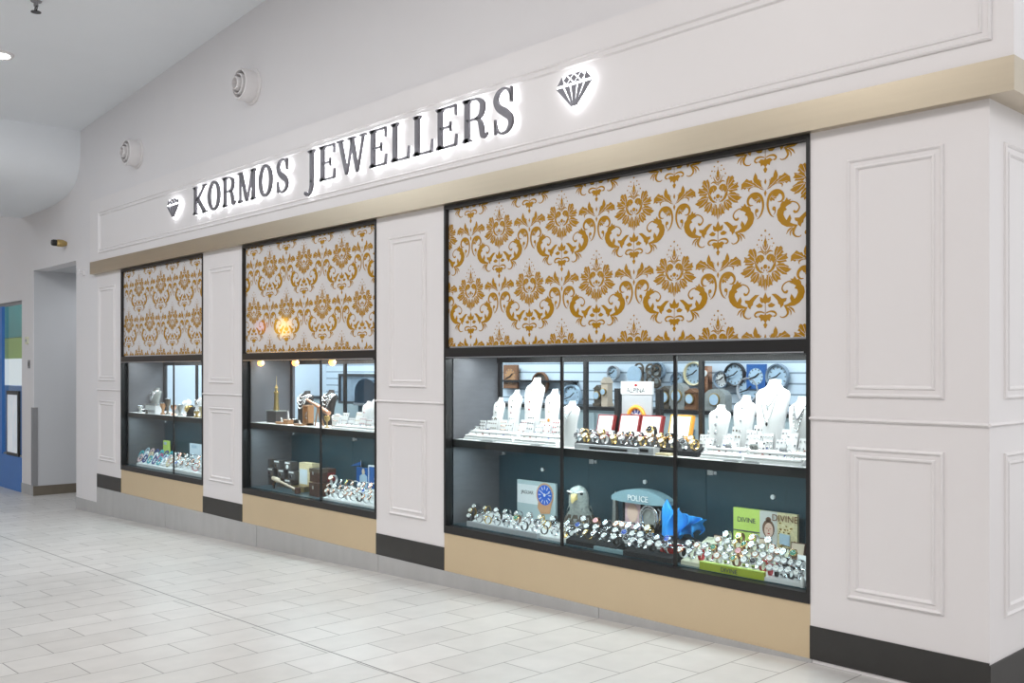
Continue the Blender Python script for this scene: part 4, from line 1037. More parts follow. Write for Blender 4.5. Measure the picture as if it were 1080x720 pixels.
mb = MB(); mb.prism([(fx+.004+.029*math.cos(a*PI/10), fz_-.004+.042*math.sin(a*PI/10)) for a in range(20)], -.008, -.005); mb.prism([(fx-.012,fz_-.03),(fx+.016,fz_-.03),(fx+.018,fz_-.08),(fx-.016,fz_-.08)], -.0075, -.005); fc = mb.build('portrait_face', 'skin', t)
mb = MB(); mb.box((fx-.014,-.009,fz_+.004),(fx-.002,-.0081,fz_+.007)); mb.box((fx+.010,-.009,fz_+.004),(fx+.022,-.0081,fz_+.007)); mb.box((fx-.002,-.009,fz_-.026),(fx+.012,-.0081,fz_-.021)); mb.box((fx+.003,-.009,fz_-.012),(fx+.006,-.0081,fz_+.0)); mb.build('portrait_features', 'red', fc)
mb = MB(); mb.prism([(-w*.98, 0),(-w*.1,0),(-w*.12,h*.42),(fx+.03,fz_-.075),(fx-.02,fz_-.075),(-w*.95,h*.42)], -.0045, -.002); mb.build('portrait_dress', 'shopwall', t)
mb = MB(); mb.prism([(w*.08,h*.42),(w*.62,h*.40),(w*.62,h*.60),(w*.08,h*.62)], -.006, -.001); mb.build('product_print', 'iceblue', t)
mb = MB()
for q in range(60):
    a, b = random.uniform(w*.05, w*.95), random.uniform(h*.05, h*.82); s_ = random.uniform(.003, .008)
    mb.box((a-s_, -.003, b-s_*.6), (a+s_, -.001, b+s_*.6))
mb.build('glitter_flakes', 'gold', t)
text_mesh('DIVINE', .056, 'board_text', 'brownleather', t, (w*.38, -.009, h-.050), xs=.98)

# right hand white and lime trays of watches
tray(718, 812, .09, .36, FL, .022, .13, 'cream', 'long cream sloping tray of watches in front of the DIVINE boards')
tray(803, 846, .06, .34, FL, .018, .11, 'white', 'white sloping tray of watches at the lower right corner')
t = thing('counter_sign', 'low lime green sign strip reading DIVINE before the watches', 'sign', ((X(737,.05)+X(805,.05))/2, .055, FL)); w = (X(805,.05)-X(737,.05))/2
mb = MB(); mb.box((-w,0,0),(w,.02,.042)); mb.build('board', 'limedark', t); mb = MB(); mb.box((-w,-.003,.042),(w,.02,.047)); mb.build('top_edge', 'lime', t)
text_mesh('DIVINE', .034, 'sign_text', 'text', t, (-w*.05, -.003, .009), xs=1.05)
DV = 'cream tray before DIVINE boards'
G_ = 'watches on the cream and white trays'
watch_row(722, 806, .12, FL+.036, 10, [3,0,8,0,3,0,6,0,2,8], DV, 'front', G_, sc_=1.02)
watch_row(729, 808, .19, FL+.066, 10, [0,3,0,6,0,0,7,0,3,0], DV, 'second', G_, sc_=1.02)
watch_row(760, 815, .27, FL+.098, 7, [3,0,1,6,0,0,3], DV, 'third', G_)
watch_row(768, 812, .34, FL+.125, 4, [0,6,3,0], DV, 'back', G_)
RT = 'white tray at lower right corner'
watch_row(812, 843, .09, FL+.028, 5, [8,5,0,5,0], RT, 'front', G_)
watch_row(813, 845, .17, FL+.058, 5, [3,0,5,0,0], RT, 'middle', G_)
watch_row(815, 838, .25, FL+.088, 4, [0,3,0,6], RT, 'back', G_)
def open_box(px, y, z, s, mat, lin, label, lean=.25):
    t = thing('open_watch_box', label, 'box', (X(px, y), y, z))
    mb = MB(); mb.box((-s,-s*.7,0),(s,s*.5,s*.45)); mb.build('base', mat, t)
    mb = MB(); mb.box((-s*.85,-s*.58,s*.45),(s*.85,s*.4,s*.47)); mb.build('cushion', lin, t)
    T = TR(0, s*.5, s*.45) @ RX(-lean)
    mb = MB(); mb.box((-s,0,0),(s,s*.35,s*1.7), T=T); lid = mb.build('lid', mat, t)
    mb = MB(); mb.box((-s*.86,-.002,s*.12),(s*.86,-.0005,s*1.58), T=T); mb.build('lining', lin, lid)
    return t
open_box(755, .40, FL+.05, .040, 'darkwood', 'tan', 'small brown wooden box standing open, leftmost of three')
open_box(800, .385, FL+.06, .046, 'darkwood', 'tan', 'small brown wooden box standing open, middle of three')
open_box(838, .40, FL+.06, .046, 'darkwood', 'tan', 'small brown wooden box standing open, rightmost of three')
for i, (px, lab) in enumerate(((755, 'small black block raising the leftmost brown box'), (800, 'small black block raising the middle brown box'), (838, 'small black block raising the rightmost brown box'))):
    y = .40 if px != 800 else .385
    t = thing('riser_block', lab, 'riser', (X(px, y), y, FL)); mb = MB(); hh = .05 if px == 755 else .06; mb.box((-.03,-.02,0),(.03,.02,hh)); mb.build('block', 'blacktray', t)
    if px != 755: pass
t = thing('small_bottle', 'small white bottle at lower right corner of the large case', 'bottle', (X(846.5,.06), .06, FL))
mb = MB(); mb.lathe([(.012,0),(.013,.005),(.013,.04),(.006,.05),(.006,.06)], 14); mb.build('bottle', 'white', t, 40); mb = MB(); mb.lathe([(.007,.06),(.007,.07)], 12); mb.build('cap', 'silver', t, 40)

# ------------------------------------------------------------------ busts and jewellery on the upper shelf
BP = [(0,.42,.20),(.03,.43,.20),(.10,.40,.18),(.30,.38,.17),(.50,.41,.19),(.65,.46,.21),(.76,.49,.20),(.82,.49,.17),(.865,.42,.14),(.90,.26,.11),(.94,.19,.10),(1.0,.17,.09)]
def bust_at(h, w, f):
    for (f0,a0,b0),(f1,a1,b1) in zip(BP[:-1], BP[1:]):
        if f0 <= f <= f1:
            k_ = (f-f0)/(f1-f0); return (a0+(a1-a0)*k_)*w, (b0+(b1-b0)*k_)*w
    return BP[-1][1]*w, BP[-1][2]*w
def lean_y(h, f): return .10*h*(.5-f)*(.5-f)*2 - .02*h + .10*h*f
def bust(px, y, ptop, pw, label, mat='white', z=SH, group='necklace busts', rz=.0, edge=None):
    h = Z(px, ptop, y) - z; t_ = (DCAM+y)/(FWD[1]+RGT[1]*(px-PX0)/FPX); w = pw/FPX*t_*(1.16 if px > 450 else 1.4)
    t = thing('necklace_bust', label, 'bust', (X(px, y), y, z), rz, group)
    rings = []
    for f, a, b in BP:
        r_ = []
        for q in range(28):
            an = 2*PI*q/28; c, s_ = math.cos(an), math.sin(an)
            r_.append((a*w*c, lean_y(h, f) + b*w*(s_ if s_ < 0 else s_*.35), f*h))
        rings.append(r_)
    mb = MB(); mb.loft(rings); mb.build('bust_body', mat, t, 50)
    mb = MB(); a, b = bust_at(h, w, .0); mb.lathe([(a*.9, 0), (a*.9, .008)], 24, T=Matrix.Diagonal((1,.5,1,1))); mb.build('foot', edge or mat, t, 50)
    return t, h, w
def necklace(t, h, w, drop, metal, label, beads=0, pendant=None, f0=.90, r=.0022, group='necklaces on busts'):
    """a chain lying on the bust front, from one side of the neck to the other"""
    n = thing('necklace', label, 'necklace', t.location, t.rotation_euler.z, group)
    pts = []
    N = 18
    for i in range(N+1):
        s_ = -1 + 2*i/N
        f = f0 - drop*(1-abs(s_)**1.8)
        a, b = bust_at(h, w, f); a0, b0 = bust_at(h, w, f0)
        x = s_*a0*.98*(1 if f < f0-.001 else 1)
        yy = lean_y(h, f) - b*math.sqrt(max(0, 1-min(1, abs(x)/a)**2)) - r - .001
        pts.append((x, yy, f*h))
    mb = MB(); mb.tube(pts, r, 6); mb.build('chain', metal, n, 60)
    if beads:
        mb = MB()
        for p in pts[1:-1]: mb.lathe([(.001,-beads),(beads*.8,-beads*.5),(beads,0),(beads*.8,beads*.5),(.001,beads)], 8, T=TR(*p), caps=False)
        mb.build('beads', metal, n, 60)
    if pendant:
        f = f0-drop; p = pts[N//2]; mb = MB(); s_ = .010
        mb.prism([(p[0], p[2]-.004), (p[0]+s_*.7, p[2]-.004-s_), (p[0], p[2]-.004-2.4*s_), (p[0]-s_*.7, p[2]-.004-s_)], p[1]-.006, p[1]+.0); mb.build('pendant', pendant, n)
    return n
def pendant_line(t, h, w, spots, label):
    """several small pendants pinned one under another on the front of a bust"""
    for i, (f, mat, s_) in enumerate(spots):
        a, b = bust_at(h, w, f); yy = lean_y(h, f) - b
        n = thing('pendant', '%s, %s from top' % (label, ORD[i]), 'pendant', tuple(t.location), 0, 'pendants pinned on the white busts')
        n.location = (t.location.x, t.location.y + yy - .001, t.location.z + f*h)
        mb = MB(); mb.lathe([(s_*.3,0),(s_,.003),(s_*.8,.006)], 8, T=RX(PI/2)); mb.build('stone', mat, n, 30)
        mb = MB(); mb.torus(s_*.4, s_*.12, 10, 5, T=TR(0,-.002,s_*1.2) @ RX(PI/2)); mb.build('bail', 'silver', n, 60)
b1 = bust(524.5, .30, 419, 15, 'small white necklace bust, first from the left in the large case')
b2 = bust(541, .34, 411, 18, 'white necklace bust, second from the left in the large case')
b3 = bust(561, .33, 398, 25, 'tall white necklace bust, third from the left, tallest of left group')
b4 = bust(581, .31, 410, 20, 'white necklace bust, fourth from the left, beside the glass joint')
b5 = bust(600, .17, 423, 22, 'white necklace bust just right of the left glass joint')
b6 = bust(757, .25, 427, 24, 'white necklace bust, first of the right hand group')
b7 = bust(783, .29, 417, 24, 'white necklace bust, second of the right hand group')
b8 = bust(812, .30, 400, 36, 'tallest white necklace bust, third of the right hand group')
b9 = bust(842, .26, 418, 24, 'white necklace bust at the far right edge of the case')
pendant_line(*b1, [(.78,'dialblack',.005),(.64,'dialblack',.005),(.50,'bronze',.006),(.38,'dialblack',.004)], 'dark pendant on the first small white bust')
pendant_line(*b2, [(.78,'dialblack',.006),(.66,'dialblack',.006),(.54,'maroon',.006),(.42,'rose',.006)], 'coloured pendant on the second white bust')
pendant_line(*b3, [(.80,'rose',.006),(.62,'maroon',.007),(.50,'red',.008),(.40,'rose',.006)], 'reddish pendant on the tall left bust')
pendant_line(*b4, [(.74,'dialblack',.007),(.58,'brass',.006),(.42,'orange',.012)], 'pendant on the fourth white bust')
pendant_line(*b6, [(.78,'greytray',.009),(.62,'greytray',.010),(.46,'greytray',.010),(.30,'greytray',.009)], 'grey heart pendant on first right bust')
pendant_line(*b7, [(.80,'greytray',.007),(.60,'greytray',.008),(.42,'greytray',.006)], 'grey pendant on second right bust')
necklace(*b5, .24, 'silver', 'fine silver chain on the bust right of the glass joint', 0, 'gem')
necklace(*b8, .22, 'silver', 'silver chain with clear drop pendant on the tallest right bust', .0035, 'gem')
necklace(*b8, .42, 'silver', 'longest chain with dark pendant on the tallest right bust', 0, 'dialblack', r=.0014)
necklace(*b9, .24, 'greytray', 'grey bead necklace, upper one on the far right bust', .005)
necklace(*b9, .42, 'silver', 'silver bead necklace, lower one on the far right bust', .004)

# white ring pads and rings, earring cards
def ring_proto(metal, gem):
    t = thing('ring', 'x', 'ring')
    mb = MB(); mb.torus(.011, .0017, 16, 6, T=TR(0,0,.010) @ RX(PI/2)); mb.build('band', metal, t, 60)
    mb = MB(); mb.lathe([(.001,-.004),(.0055,.001),(.004,.004)], 8, T=TR(0,0,.022)); mb.build('stone', gem, t, 20)
    return t
RP = {}
def ring(kind, x, y, z, label, group, rz=0, s_=1.):
    if kind not in RP:
        r = RP[kind] = ring_proto(*kind); r.location = (x,y,z); r.rotation_euler = (0,0,rz); r['label'] = label; r['group'] = group; r.scale = (s_,)*3; return r
    return dup(RP[kind], (x,y,z), rz, label, group, s_)
RK = [('silver','gem'), ('silver','dialblack'), ('gold','gem'), ('rose','maroon'), ('silver','dialblue')]
RN = ['silver ring with clear stone', 'silver ring with black stone', 'gold ring with clear stone', 'rose ring with red stone', 'silver ring with blue stone']
def ring_pad(pa, pb, y0, y1, z, hf, hb, rows, per, label, where, kinds=(0,1,0,2,0,0,3,4)):
    t = tray(pa, pb, y0, y1, z, hf, hb, 'white', label, 'ring_pad', 'ring pad')
    xa, xb = X(pa, y0), X(pb, y0)
    mb = MB(); d = y1-y0; w = (xb-xa)/2
    for r in range(rows):                 # padded rolls
        f = (r+.5)/rows; yy = d*f; zz = hf+(hb-hf)*f
        mb.tube([(-w*.96, yy-.012, zz), (w*.96, yy-.012, zz)], .008, 8); mb.tube([(-w*.96, yy+.006, zz+.002), (w*.96, yy+.006, zz+.002)], .007, 8)
    mb.build('padded_rolls', 'white', t, 60)
    for r in range(rows):
        f = (r+.5)/rows
        for i in range(per):
            kd = kinds[(i*3+r) % len(kinds)]
            ring(RK[kd], xa + (xb-xa)*(i+.5)/per, y0 + d*f - .003, z + hf+(hb-hf)*f + .0, '%s, %s from left, %s row, %s' % (RN[kd], ORD[i], ['front','back'][r] if rows > 1 else 'only', where), 'rings on white pads', random.uniform(-.3,.3), 1.0)
def card(px, y, z, w, h, mat, label, dots, tilt=.25, dark='dialblack', name='earring_card', cat='jewellery card'):
    t = thing(name, label, cat, (X(px, y), y, z))
    T = RX(-tilt); w *= 1.25; h *= 1.4
    mb = MB(); mb.box((-w/2,0,0),(w/2,.006,h), T=T); mb.box((-w/2,-.012,0),(w/2,.03,.005))
    if z > SH: mb.box((-w*.4,.0,SH-z),(w*.4,.012,0))
    mb.build('card', mat, t)
    mb = MB()
    for (a, b) in dots: mb.lathe([(.004,0),(.006,.002),(.003,.005)], 8, T=T @ TR(a*w/2, 0, b*h) @ RX(PI/2))
    if dots: mb.build('earrings', dark, t, 40)
    return t
grid = lambda nx, nz: [(-.7+1.4*i/(nx-1), .15+.7*j/(nz-1)) for i in range(nx) for j in range(nz)]
ring_pad(489, 540, .10, .20, SH, .012, .07, 2, 7, 'white ring pad at the left end of the upper shelf', 'pad at left end')
ring_pad(541, 586, .09, .19, SH, .012, .07, 2, 7, 'white ring pad below the tall left bust', 'pad below tall left bust')
ring_pad(738, 782, .09, .19, SH, .012, .07, 2, 6, 'white ring pad below the first right busts', 'pad below first right bust')
ring_pad(783, 846, .08, .17, SH, .012, .07, 2, 8, 'white ring pad at the right end of the upper shelf', 'pad at right end')
t = card(515, .26, SH, .085, .10, 'white', 'white tilted card with dark earrings at the left end of the shelf', grid(5, 3), .3)
for i, px in enumerate((502, 534, 548, 566, 574, 588)):
    card(px, .205 + .01*(i % 2), SH+.03, .055, [.045,.07,.075,.07,.085,.08][i], 'white', 'small white earring card, %s from left in the left group' % ORD[i], grid(2+i % 2, 3), .3, ['dialblack','bronze','rose','greytray','maroon','dialblack'][i])
for i, px in enumerate((745, 765, 772, 793, 800, 822, 832, 846)):
    card(px, .195 + .01*(i % 2), SH+.03, .055, [.06,.075,.05,.085,.06,.07,.10,.08][i], 'white', 'small white earring card, %s from left in the right group' % ORD[i], grid(2+i % 2, 3), .3, ['greytray','silver','greytray','silver','dialblack','greytray','silver','greytray'][i])
for i, (px, hh) in enumerate(((507,.075),(519,.10),(529,.085),(537,.11),(550,.09),(557,.12),(570,.10),(577,.075),(584,.10))):
    card(px, .245 + .012*(i % 2), SH+.03, .05, hh, 'white', 'tall white jewellery card, %s from left behind the left ring pads' % ORD[i], grid(3, 4), .22, ['dialblack','bronze','rose','greytray','maroon','dialblack','brass','greytray','red'][i])
for i, (px, hh) in enumerate(((741,.07),(748,.09),(764,.08),(774,.11),(790,.10),(797,.12),(808,.09),(827,.11),(836,.13))):
    card(px, .235 + .012*(i % 2), SH+.03, .05, hh, 'white', 'tall white jewellery card, %s from left behind the right ring pads' % ORD[i], grid(3, 4), .22, ['greytray','silver','greytray','bronze','greytray','dialblack','silver','greytray','pewter'][i])
# pendant hearts on little easels
for i, (px, s_) in enumerate(((768, .022), (795, .026), (826, .022), (758, .018))):
    t = thing('heart_pendant', 'grey heart pendant on small white stand, %s in the right group' % ['second from left','third from left','rightmost','leftmost'][i], 'pendant', (X(px, .16), .16, SH+.045))
    pts = [(s_*.0, -s_*.8)] + [(s_*.5+s_*.5*math.cos(a), s_*.2+s_*.5*math.sin(a)) for a in [-.5+.35*q for q in range(11)]] + [(-s_*.5-s_*.5*math.cos(a), s_*.2+s_*.5*math.sin(a)) for a in [-.5+.35*q for q in range(11)]][::-1]
    mb = MB(); mb.prism([(a, b+s_) for a, b in pts], -.004, .002); mb.build('heart', 'greytray' if i != 1 else 'pewter', t, 20)
    mb = MB(); mb.box((-s_*.9,.003,-.005),(s_*.9,.008,s_*2)); mb.build('stand', 'white', t)
# flat price strips lying at the shelf edge
for i, (pa, pb) in enumerate(((507, 520), (560, 570), (763, 779), (782, 800))):
    t = thing('price_strip', 'flat grey price strip on the upper shelf edge, %s from left' % ORD[i], 'price strip', ((X(pa,.065)+X(pb,.065))/2, .062, SH))
    w = (X(pb,.065)-X(pa,.065))/2; mb = MB(); mb.box((-w,0,0),(w,.022,.006)); mb.build('strip', 'greytray', t); mb = MB(); mb.box((-w*.8,.004,.006),(w*.8,.018,.0068)); mb.build('insert', 'text', t)

# --- middle of the upper shelf: watches, boxes, header sign
t = tray(606, 672, .07, .12, SH, .032, .032, 'greytray', 'silver grey riser block under the left half of the middle watches', 'riser_block', 'riser')
mb = MB(); w = (X(672,.07)-X(606,.07))/2; mb.box((-w*.5,-.003,.006),(w*.7,.001,.020)); mb.build('slot', 'black', t)
t = tray(673, 689, .06, .12, SH, .042, .042, 'greytray', 'short silver grey riser block with black slot, right of the long one', 'riser_block', 'riser')
mb = MB(); mb.box((-.045,-.003,.014),(.02,.001,.032)); mb.build('slot', 'black', t)
tray(691, 705, .07, .13, SH, .012, .014, 'cream2', 'small cream pad right of the grey riser blocks', 'jewellery_pad', 'pad')
tray(606, 735, .13, .26, SH, .03, .075, 'blacktray', 'black sloping tray of watches in the middle of the upper shelf')
UP = 'black tray on upper shelf'
watch_row(610, 733, .15, SH+.037, 13, [2,1,0,3,1,0,2,1,0,1,0,2,1], UP, 'front', 'watches on the middle upper tray', sc_=1.0)
watch_row(608, 730, .215, SH+.06, 13, [0,1,2,1,0,3,9,0,1,1,9,0,1], UP, 'back', 'watches on the middle upper tray', sc_=1.0)
open_box(633, .34, SH+.058, .072, 'maroon', 'white', 'maroon leather box open with white lining, leftmost of the maroon three')
open_box(657, .33, SH+.040, .085, 'maroon', 'white', 'maroon leather box open with white lining, middle of the maroon three')
open_box(680, .33, SH+.040, .085, 'maroon', 'white', 'maroon leather box open with white lining, rightmost of the maroon three')
open_box(711, .34, SH+.050, .085, 'orange', 'white', 'amber wooden box open with white lining behind the watches')
for i, (px, y, hh, nm) in enumerate(((633,.34,.058,'leftmost maroon box'), (657,.33,.04,'middle maroon box'), (680,.33,.04,'rightmost maroon box'), (711,.34,.05,'amber box'))):
    t = thing('riser_block', 'low black block raising the ' + nm, 'riser', (X(px, y), y, SH)); mb = MB(); mb.box((-.05,-.03,0),(.05,.03,hh)); mb.build('block', 'blacktray', t)
watch(KINDS[9], X(690,.30), .285, SH+.075, .1, 'gold watch on amber stand between maroon and amber boxes', 'watches on the middle upper tray', 1.3)
t = thing('watch_pedestal', 'amber wooden stand under the gold watch left of the amber box', 'stand', (X(690,.30), .295, SH)); mb = MB(); mb.lathe([(.030,0),(.030,.01),(.018,.02),(.018,.06),(.026,.075)], 18); mb.build('pedestal_body', 'orange', t, 40)
ys = .46
xa, xb = X(650, ys), X(698, ys)
t = thing('header_display', 'tall display with white header reading ALPINA between black columns', 'display stand', ((xa+xb)/2, ys, SH)); w = (xb-xa)/2
zc = Z(653, 409.5, ys)-SH; zh1 = Z(672, 404, ys)-SH; zh0 = Z(672, 415, ys)-SH
for s_ in (-1, 1):
    mb = MB(); mb.box((s_*w-.018-.018*s_, -.02, 0),(s_*w+.018-.018*s_, .02, zc)); mb.build('column', 'black', t)
mb = MB(); mb.box((-w*.74,-.012,zh0-.004),(w*.62,.012,zh1+.012)); hd = mb.build('header', 'white', t)
text_mesh('ALPINA', .050, 'header_text', 'text', t, (-w*.06, -.016, zh0+.006), xs=.95)
mb = MB(); mb.box((-w*.5,-.015,zh0+.055),(w*.38,-.012,zh0+.057)); mb.build('header_line', 'text', hd)
mb = MB(); mb.prism([(-w*.06+.009*math.cos(a*PI/6), zh0+.056+.009*math.sin(a*PI/6)) for a in range(12)], -.017, -.012); mb.build('header_emblem', 'red', hd)
mb = MB(); mb.box((-w*.72,-.006,.10),(w*.60,.006,zh0-.004)); pn = mb.build('picture_panel', 'greytray', t)
r = .065; cxx = -w*.05; czz = .20
mb = MB(); mb.torus(r, .014, 28, 8, T=TR(cxx,-.012,czz) @ RX(PI/2)); mb.prism([(cxx-.11,.12),(cxx-.05,.12),(cxx-.05,.22),(cxx-.09,.20)],-.010,-.006); mb.prism([(cxx+.05,.12),(cxx+.12,.12),(cxx+.06,.19)],-.010,-.006); mb.build('printed_watch_case', 'orange', pn, 50)
mb = MB(); mb.lathe([(r*.9,.010),(.001,.010)], 28, T=TR(cxx,0,czz) @ RX(PI/2), caps=False); mb.build('printed_watch_face', 'dialwhite', pn)
mb = MB()
for q in range(10): mb.box((-.006,-.0125,r*.4),(.006,-.0105,r*.8), T=TR(cxx,0,czz) @ RY(q*PI/5))
mb.build('printed_watch_marks', 'navy', pn)
t = thing('blue_cup_ornament', 'small blue stand with pale round plate above the white header sign', 'ornament', (X(669, .50), .49, SH+zh1+.013)) 
t.location = (X(669, 3.05), 3.05, 1.126)
mb = MB(); mb.lathe([(.05,0),(.05,.02),(.015,.05),(.02,.20),(.06,.24)], 18); mb.build('stem', 'blue', t, 40)
mb = MB(); mb.lathe([(.001,0),(.09,.0),(.09,.015),(.001,.015)], 24, T=TR(0,.005,.325) @ RX(PI/2)); mb.build('plate', 'iceblue', t, 40)

# ------------------------------------------------------------------ middle case contents
t = thing('lighthouse_ornament', 'slim antique brass lighthouse standing at the left of the middle case', 'ornament', (X(291.5,.20), .20, SH+.12))
mb = MB(); mb.lathe([(.030,0),(.026,.03),(.022,.08),(.020,.16),(.026,.165),(.026,.175),(.012,.18),(.012,.21),(.018,.215),(.002,.25),(.002,.33)], 16); mb.build('tower', 'brass', t, 40)
mb = MB(); mb.torus(.026, .003, 16, 6, T=TR(0,0,.178)); mb.build('railing', 'gold', t, 60)
t = thing('keepsake_box', 'dark glass keepsake box carrying the brass lighthouse', 'box', (X(292,.22), .21, SH))
mb = MB(); mb.box((-.09,-.05,0),(.09,.06,.108)); mb.build('body', 'clearbox', t); mb = MB(); mb.box((-.095,-.055,.108),(.095,.065,.12)); mb.build('lid', 'pewter', t)
def wooden_boat(px, y, w, h, mat, label):
    t = thing('wooden_ornament', label, 'ornament', (X(px, y), y, SH), 0, 'carved wooden ornaments')
    mb = MB(); mb.prism([(-w/2,h*.35),(-w*.38,0),(w*.38,0),(w/2,h*.35),(w*.3,h*.3),(-w*.3,h*.3)], -.03, .03); mb.build('hull', mat, t)
    mb = MB(); mb.prism([(-w*.1,h*.3),(w*.2,h*.3),(-w*.05,h)], -.004, .004); mb.build('sail', 'white', t)
    mb = MB(); mb.tube([(-w*.1,0,h*.3),(-w*.1,0,h*1.05)], .004); mb.build('mast', 'darkwood', t)
    return t
wooden_boat(297, .12, .14, .06, 'wood', 'low carved wooden dish at the left end of the middle shelf')
wooden_boat(304, .14, .10, .13, 'wood', 'small wooden boat with pale sail on the middle shelf')
wooden_boat(316, .11, .13, .05, 'wood', 'low wooden boat dish in front of the first dark bust')
t = thing('telescope', 'copper coloured telescope leaning on a wooden stand in the middle case', 'telescope', (X(333,.16), .16, SH))
a_, b_ = X(326,.18)-t.location.x, X(349,.18)-t.location.x
mb = MB(); mb.tube([(a_,0,.235),(a_+(b_-a_)*.4,0,.195),(a_+(b_-a_)*.4,0,.195),(b_,0,.125)], [.012,.014,.018,.022], 12); mb.build('barrel', 'rose', t, 50)
for s_ in (-1,1):
    mb = MB(); mb.tube([((a_+b_)/2,0,.18),((a_+b_)/2+s_*.05,0,0)], .007, 8); mb.build('leg', 'wood', t, 50)
mb = MB(); mb.tube([((a_+b_)/2,0,.18),((a_+b_)/2,.06,0)], .007, 8); mb.build('leg', 'wood', t, 50)
t = thing('watch_winder', 'amber wooden watch winder beside the telescope', 'frame', (X(325,.2), .20, SH))
mb = MB(); mb.box((-.05,-.03,0),(-.035,.03,.17)); mb.box((.035,-.03,0),(.05,.03,.17)); mb.box((-.05,-.03,.17),(.05,.03,.185)); mb.box((-.05,-.03,0),(.05,.03,.02)); mb.build('frame_body', 'wood', t); mb = MB(); mb.torus(.03,.006,20,6,T=TR(0,-.01,.09) @ RX(PI/2)); mb.build('hoop', 'silver', t, 60)
c1 = bust(321, .36, 412, 21, 'dark necklace bust with silver chains left of the glass joint', 'leather', group='dark busts of the middle case')
c2 = bust(346, .36, 411, 19, 'dark necklace bust with silver chains right of the glass joint', 'leather', group='dark busts of the middle case')
for bb, nm in ((c1, 'left'), (c2, 'right')):
    for q, dr in enumerate((.10, .20, .31, .42)):
        necklace(*bb, dr, 'silver', 'silver chain on the %s dark bust, %s from top' % (nm, ORD[q]), .006, None, r=.004, f0=.90-.01*q)
c3 = bust(310, .22, 441, 12, 'small dark bust with silver necklace at left of the middle case', 'leather', group='dark busts of the middle case')
necklace(*c3, .25, 'silver', 'silver necklace on the small dark bust, upper one', .007); necklace(*c3, .42, 'silver', 'silver necklace on the small dark bust, lower one', .007)
c4 = bust(386.5, .28, 423, 13, 'white bust with tiny pendants near the right end of middle case', group='white busts of the middle case')
c5 = bust(395, .24, 417, 12, 'white bust at the extreme right end of the middle case', group='white busts of the middle case')
pendant_line(*c4, [(.75,'maroon',.006),(.6,'red',.006),(.45,'greytray',.006)], 'small pendant on the white bust in the middle case')
c6 = bust(355, .28, 436, 14, 'small white bust with silver beads in centre of the middle case', group='white busts of the middle case')
necklace(*c6, .30, 'silver', 'silver bead necklace on the small white middle case bust', .006)
for i, px in enumerate((352, 361, 368, 375, 380, 387, 393)):
    card(px, .16+.02*(i % 2), SH, .07, [.09,.10,.07,.11,.08,.07,.09][i], 'white', 'white jewellery card, %s from left in the middle case' % ORD[i], grid(3, 3), .3, ['rose','bronze','dialblack','brass','red','maroon','greytray'][i])
ring_pad(350, 396, .07, .14, SH, .01, .04, 1, 9, 'white ring pad at the right end of the middle case shelf', 'pad in middle case')
t = thing('brass_goblet', 'small brass goblet among the white cards in the middle case', 'goblet', (X(345,.12), .12, SH))
mb = MB(); mb.lathe([(.025,0),(.022,.006),(.006,.015),(.006,.05),(.025,.07),(.028,.10),(.024,.10),(.02,.075)], 18, caps=False); mb.build('cup', 'brass', t, 50); mb = MB(); mb.torus(.027,.003,18,6,T=TR(0,0,.1)); mb.build('rim', 'gold', t, 60)
# lower level: stacked grey watch boxes
def gift_box(px, y, z, label, w=.115, h=.085, white=False):
    t = thing('watch_gift_box', label, 'box', (X(px, y), y, z), 0, 'stacked grey watch boxes')
    mb = MB(); mb.box((-w/2,-.04,0),(w/2,.04,h)); mb.build('carton', 'clearbox', t)
    mb = MB(); mb.box((-w*.34,-.0425,h*.76),(w*.34,-.040,h*.94)); mb.build('brand_label', 'white', t)
    mb = MB(); mb.lathe([(.020,.0),(.020,.006),(.016,.008)], 16, T=TR(0,-.040,h*.40) @ RX(PI/2)); mb.build('shown_watch', 'silver' if not white else 'white', t, 40)
    mb = MB(); mb.lathe([(.015,.0085),(.001,.0085)], 16, T=TR(0,-.040,h*.40) @ RX(PI/2), caps=False); mb.build('shown_dial', 'dialwhite' if white else 'dialblack', t)
bx = .30
for r_, (pxs, nm) in enumerate((((272.5, 284, 295.5, 307), 'bottom'), ((277, 288.5, 300, 311), 'second'), ((284, 295.5, 307), 'top'))):
    for i, px in enumerate(pxs): gift_box(px, bx, FL + .0855*r_ + .0, 'grey watch box with white label, %s from left in the %s row' % (ORD[i], nm), .125, .085, r_ == 2 and i == 2)
t = thing('wooden_mallet', 'tan wooden mallet lying slantwise before the grey watch boxes', 'mallet', (X(300,.14), .15, FL))
p0 = (X(287,.14)-t.location.x, 0, .10); p1 = (X(316,.14)-t.location.x, -.03, .03)
mb = MB(); mb.tube([p0, ((p0[0]*.8+p1[0]*.2), -.005, .088), ((p0[0]*.72+p1[0]*.28), -.008, .08), p1], [.020,.024,.012,.010], 10); mb.build('handle', 'tan', t, 50)
mb = MB(); mb.lathe([(.02,-.03),(.028,-.025),(.028,.025),(.02,.03)], 14, T=TR(*p1)); mb.build('head', 'darkwood', t, 40)
mb = MB(); mb.box((p0[0]-.01,.0,.0),(p0[0]+.01,.015,.08)); mb.build('rest', 'black', t)
t = thing('gift_carton', 'yellow open box with pale bag behind the mallet in the middle case', 'box', (X(327,.33), .33, FL))
mb = MB(); mb.box((-.13,-.04,0),(.10,.05,.26)); mb.build('back_panel', 'cream2', t); mb = MB(); mb.box((-.115,-.045,.06),(.02,-.04,.20)); mb.build('pale_insert', 'shopwall', t); mb = MB(); mb.box((-.12,-.12,0),(.09,-.04,.05)); mb.build('front_tray', 'brass', t)
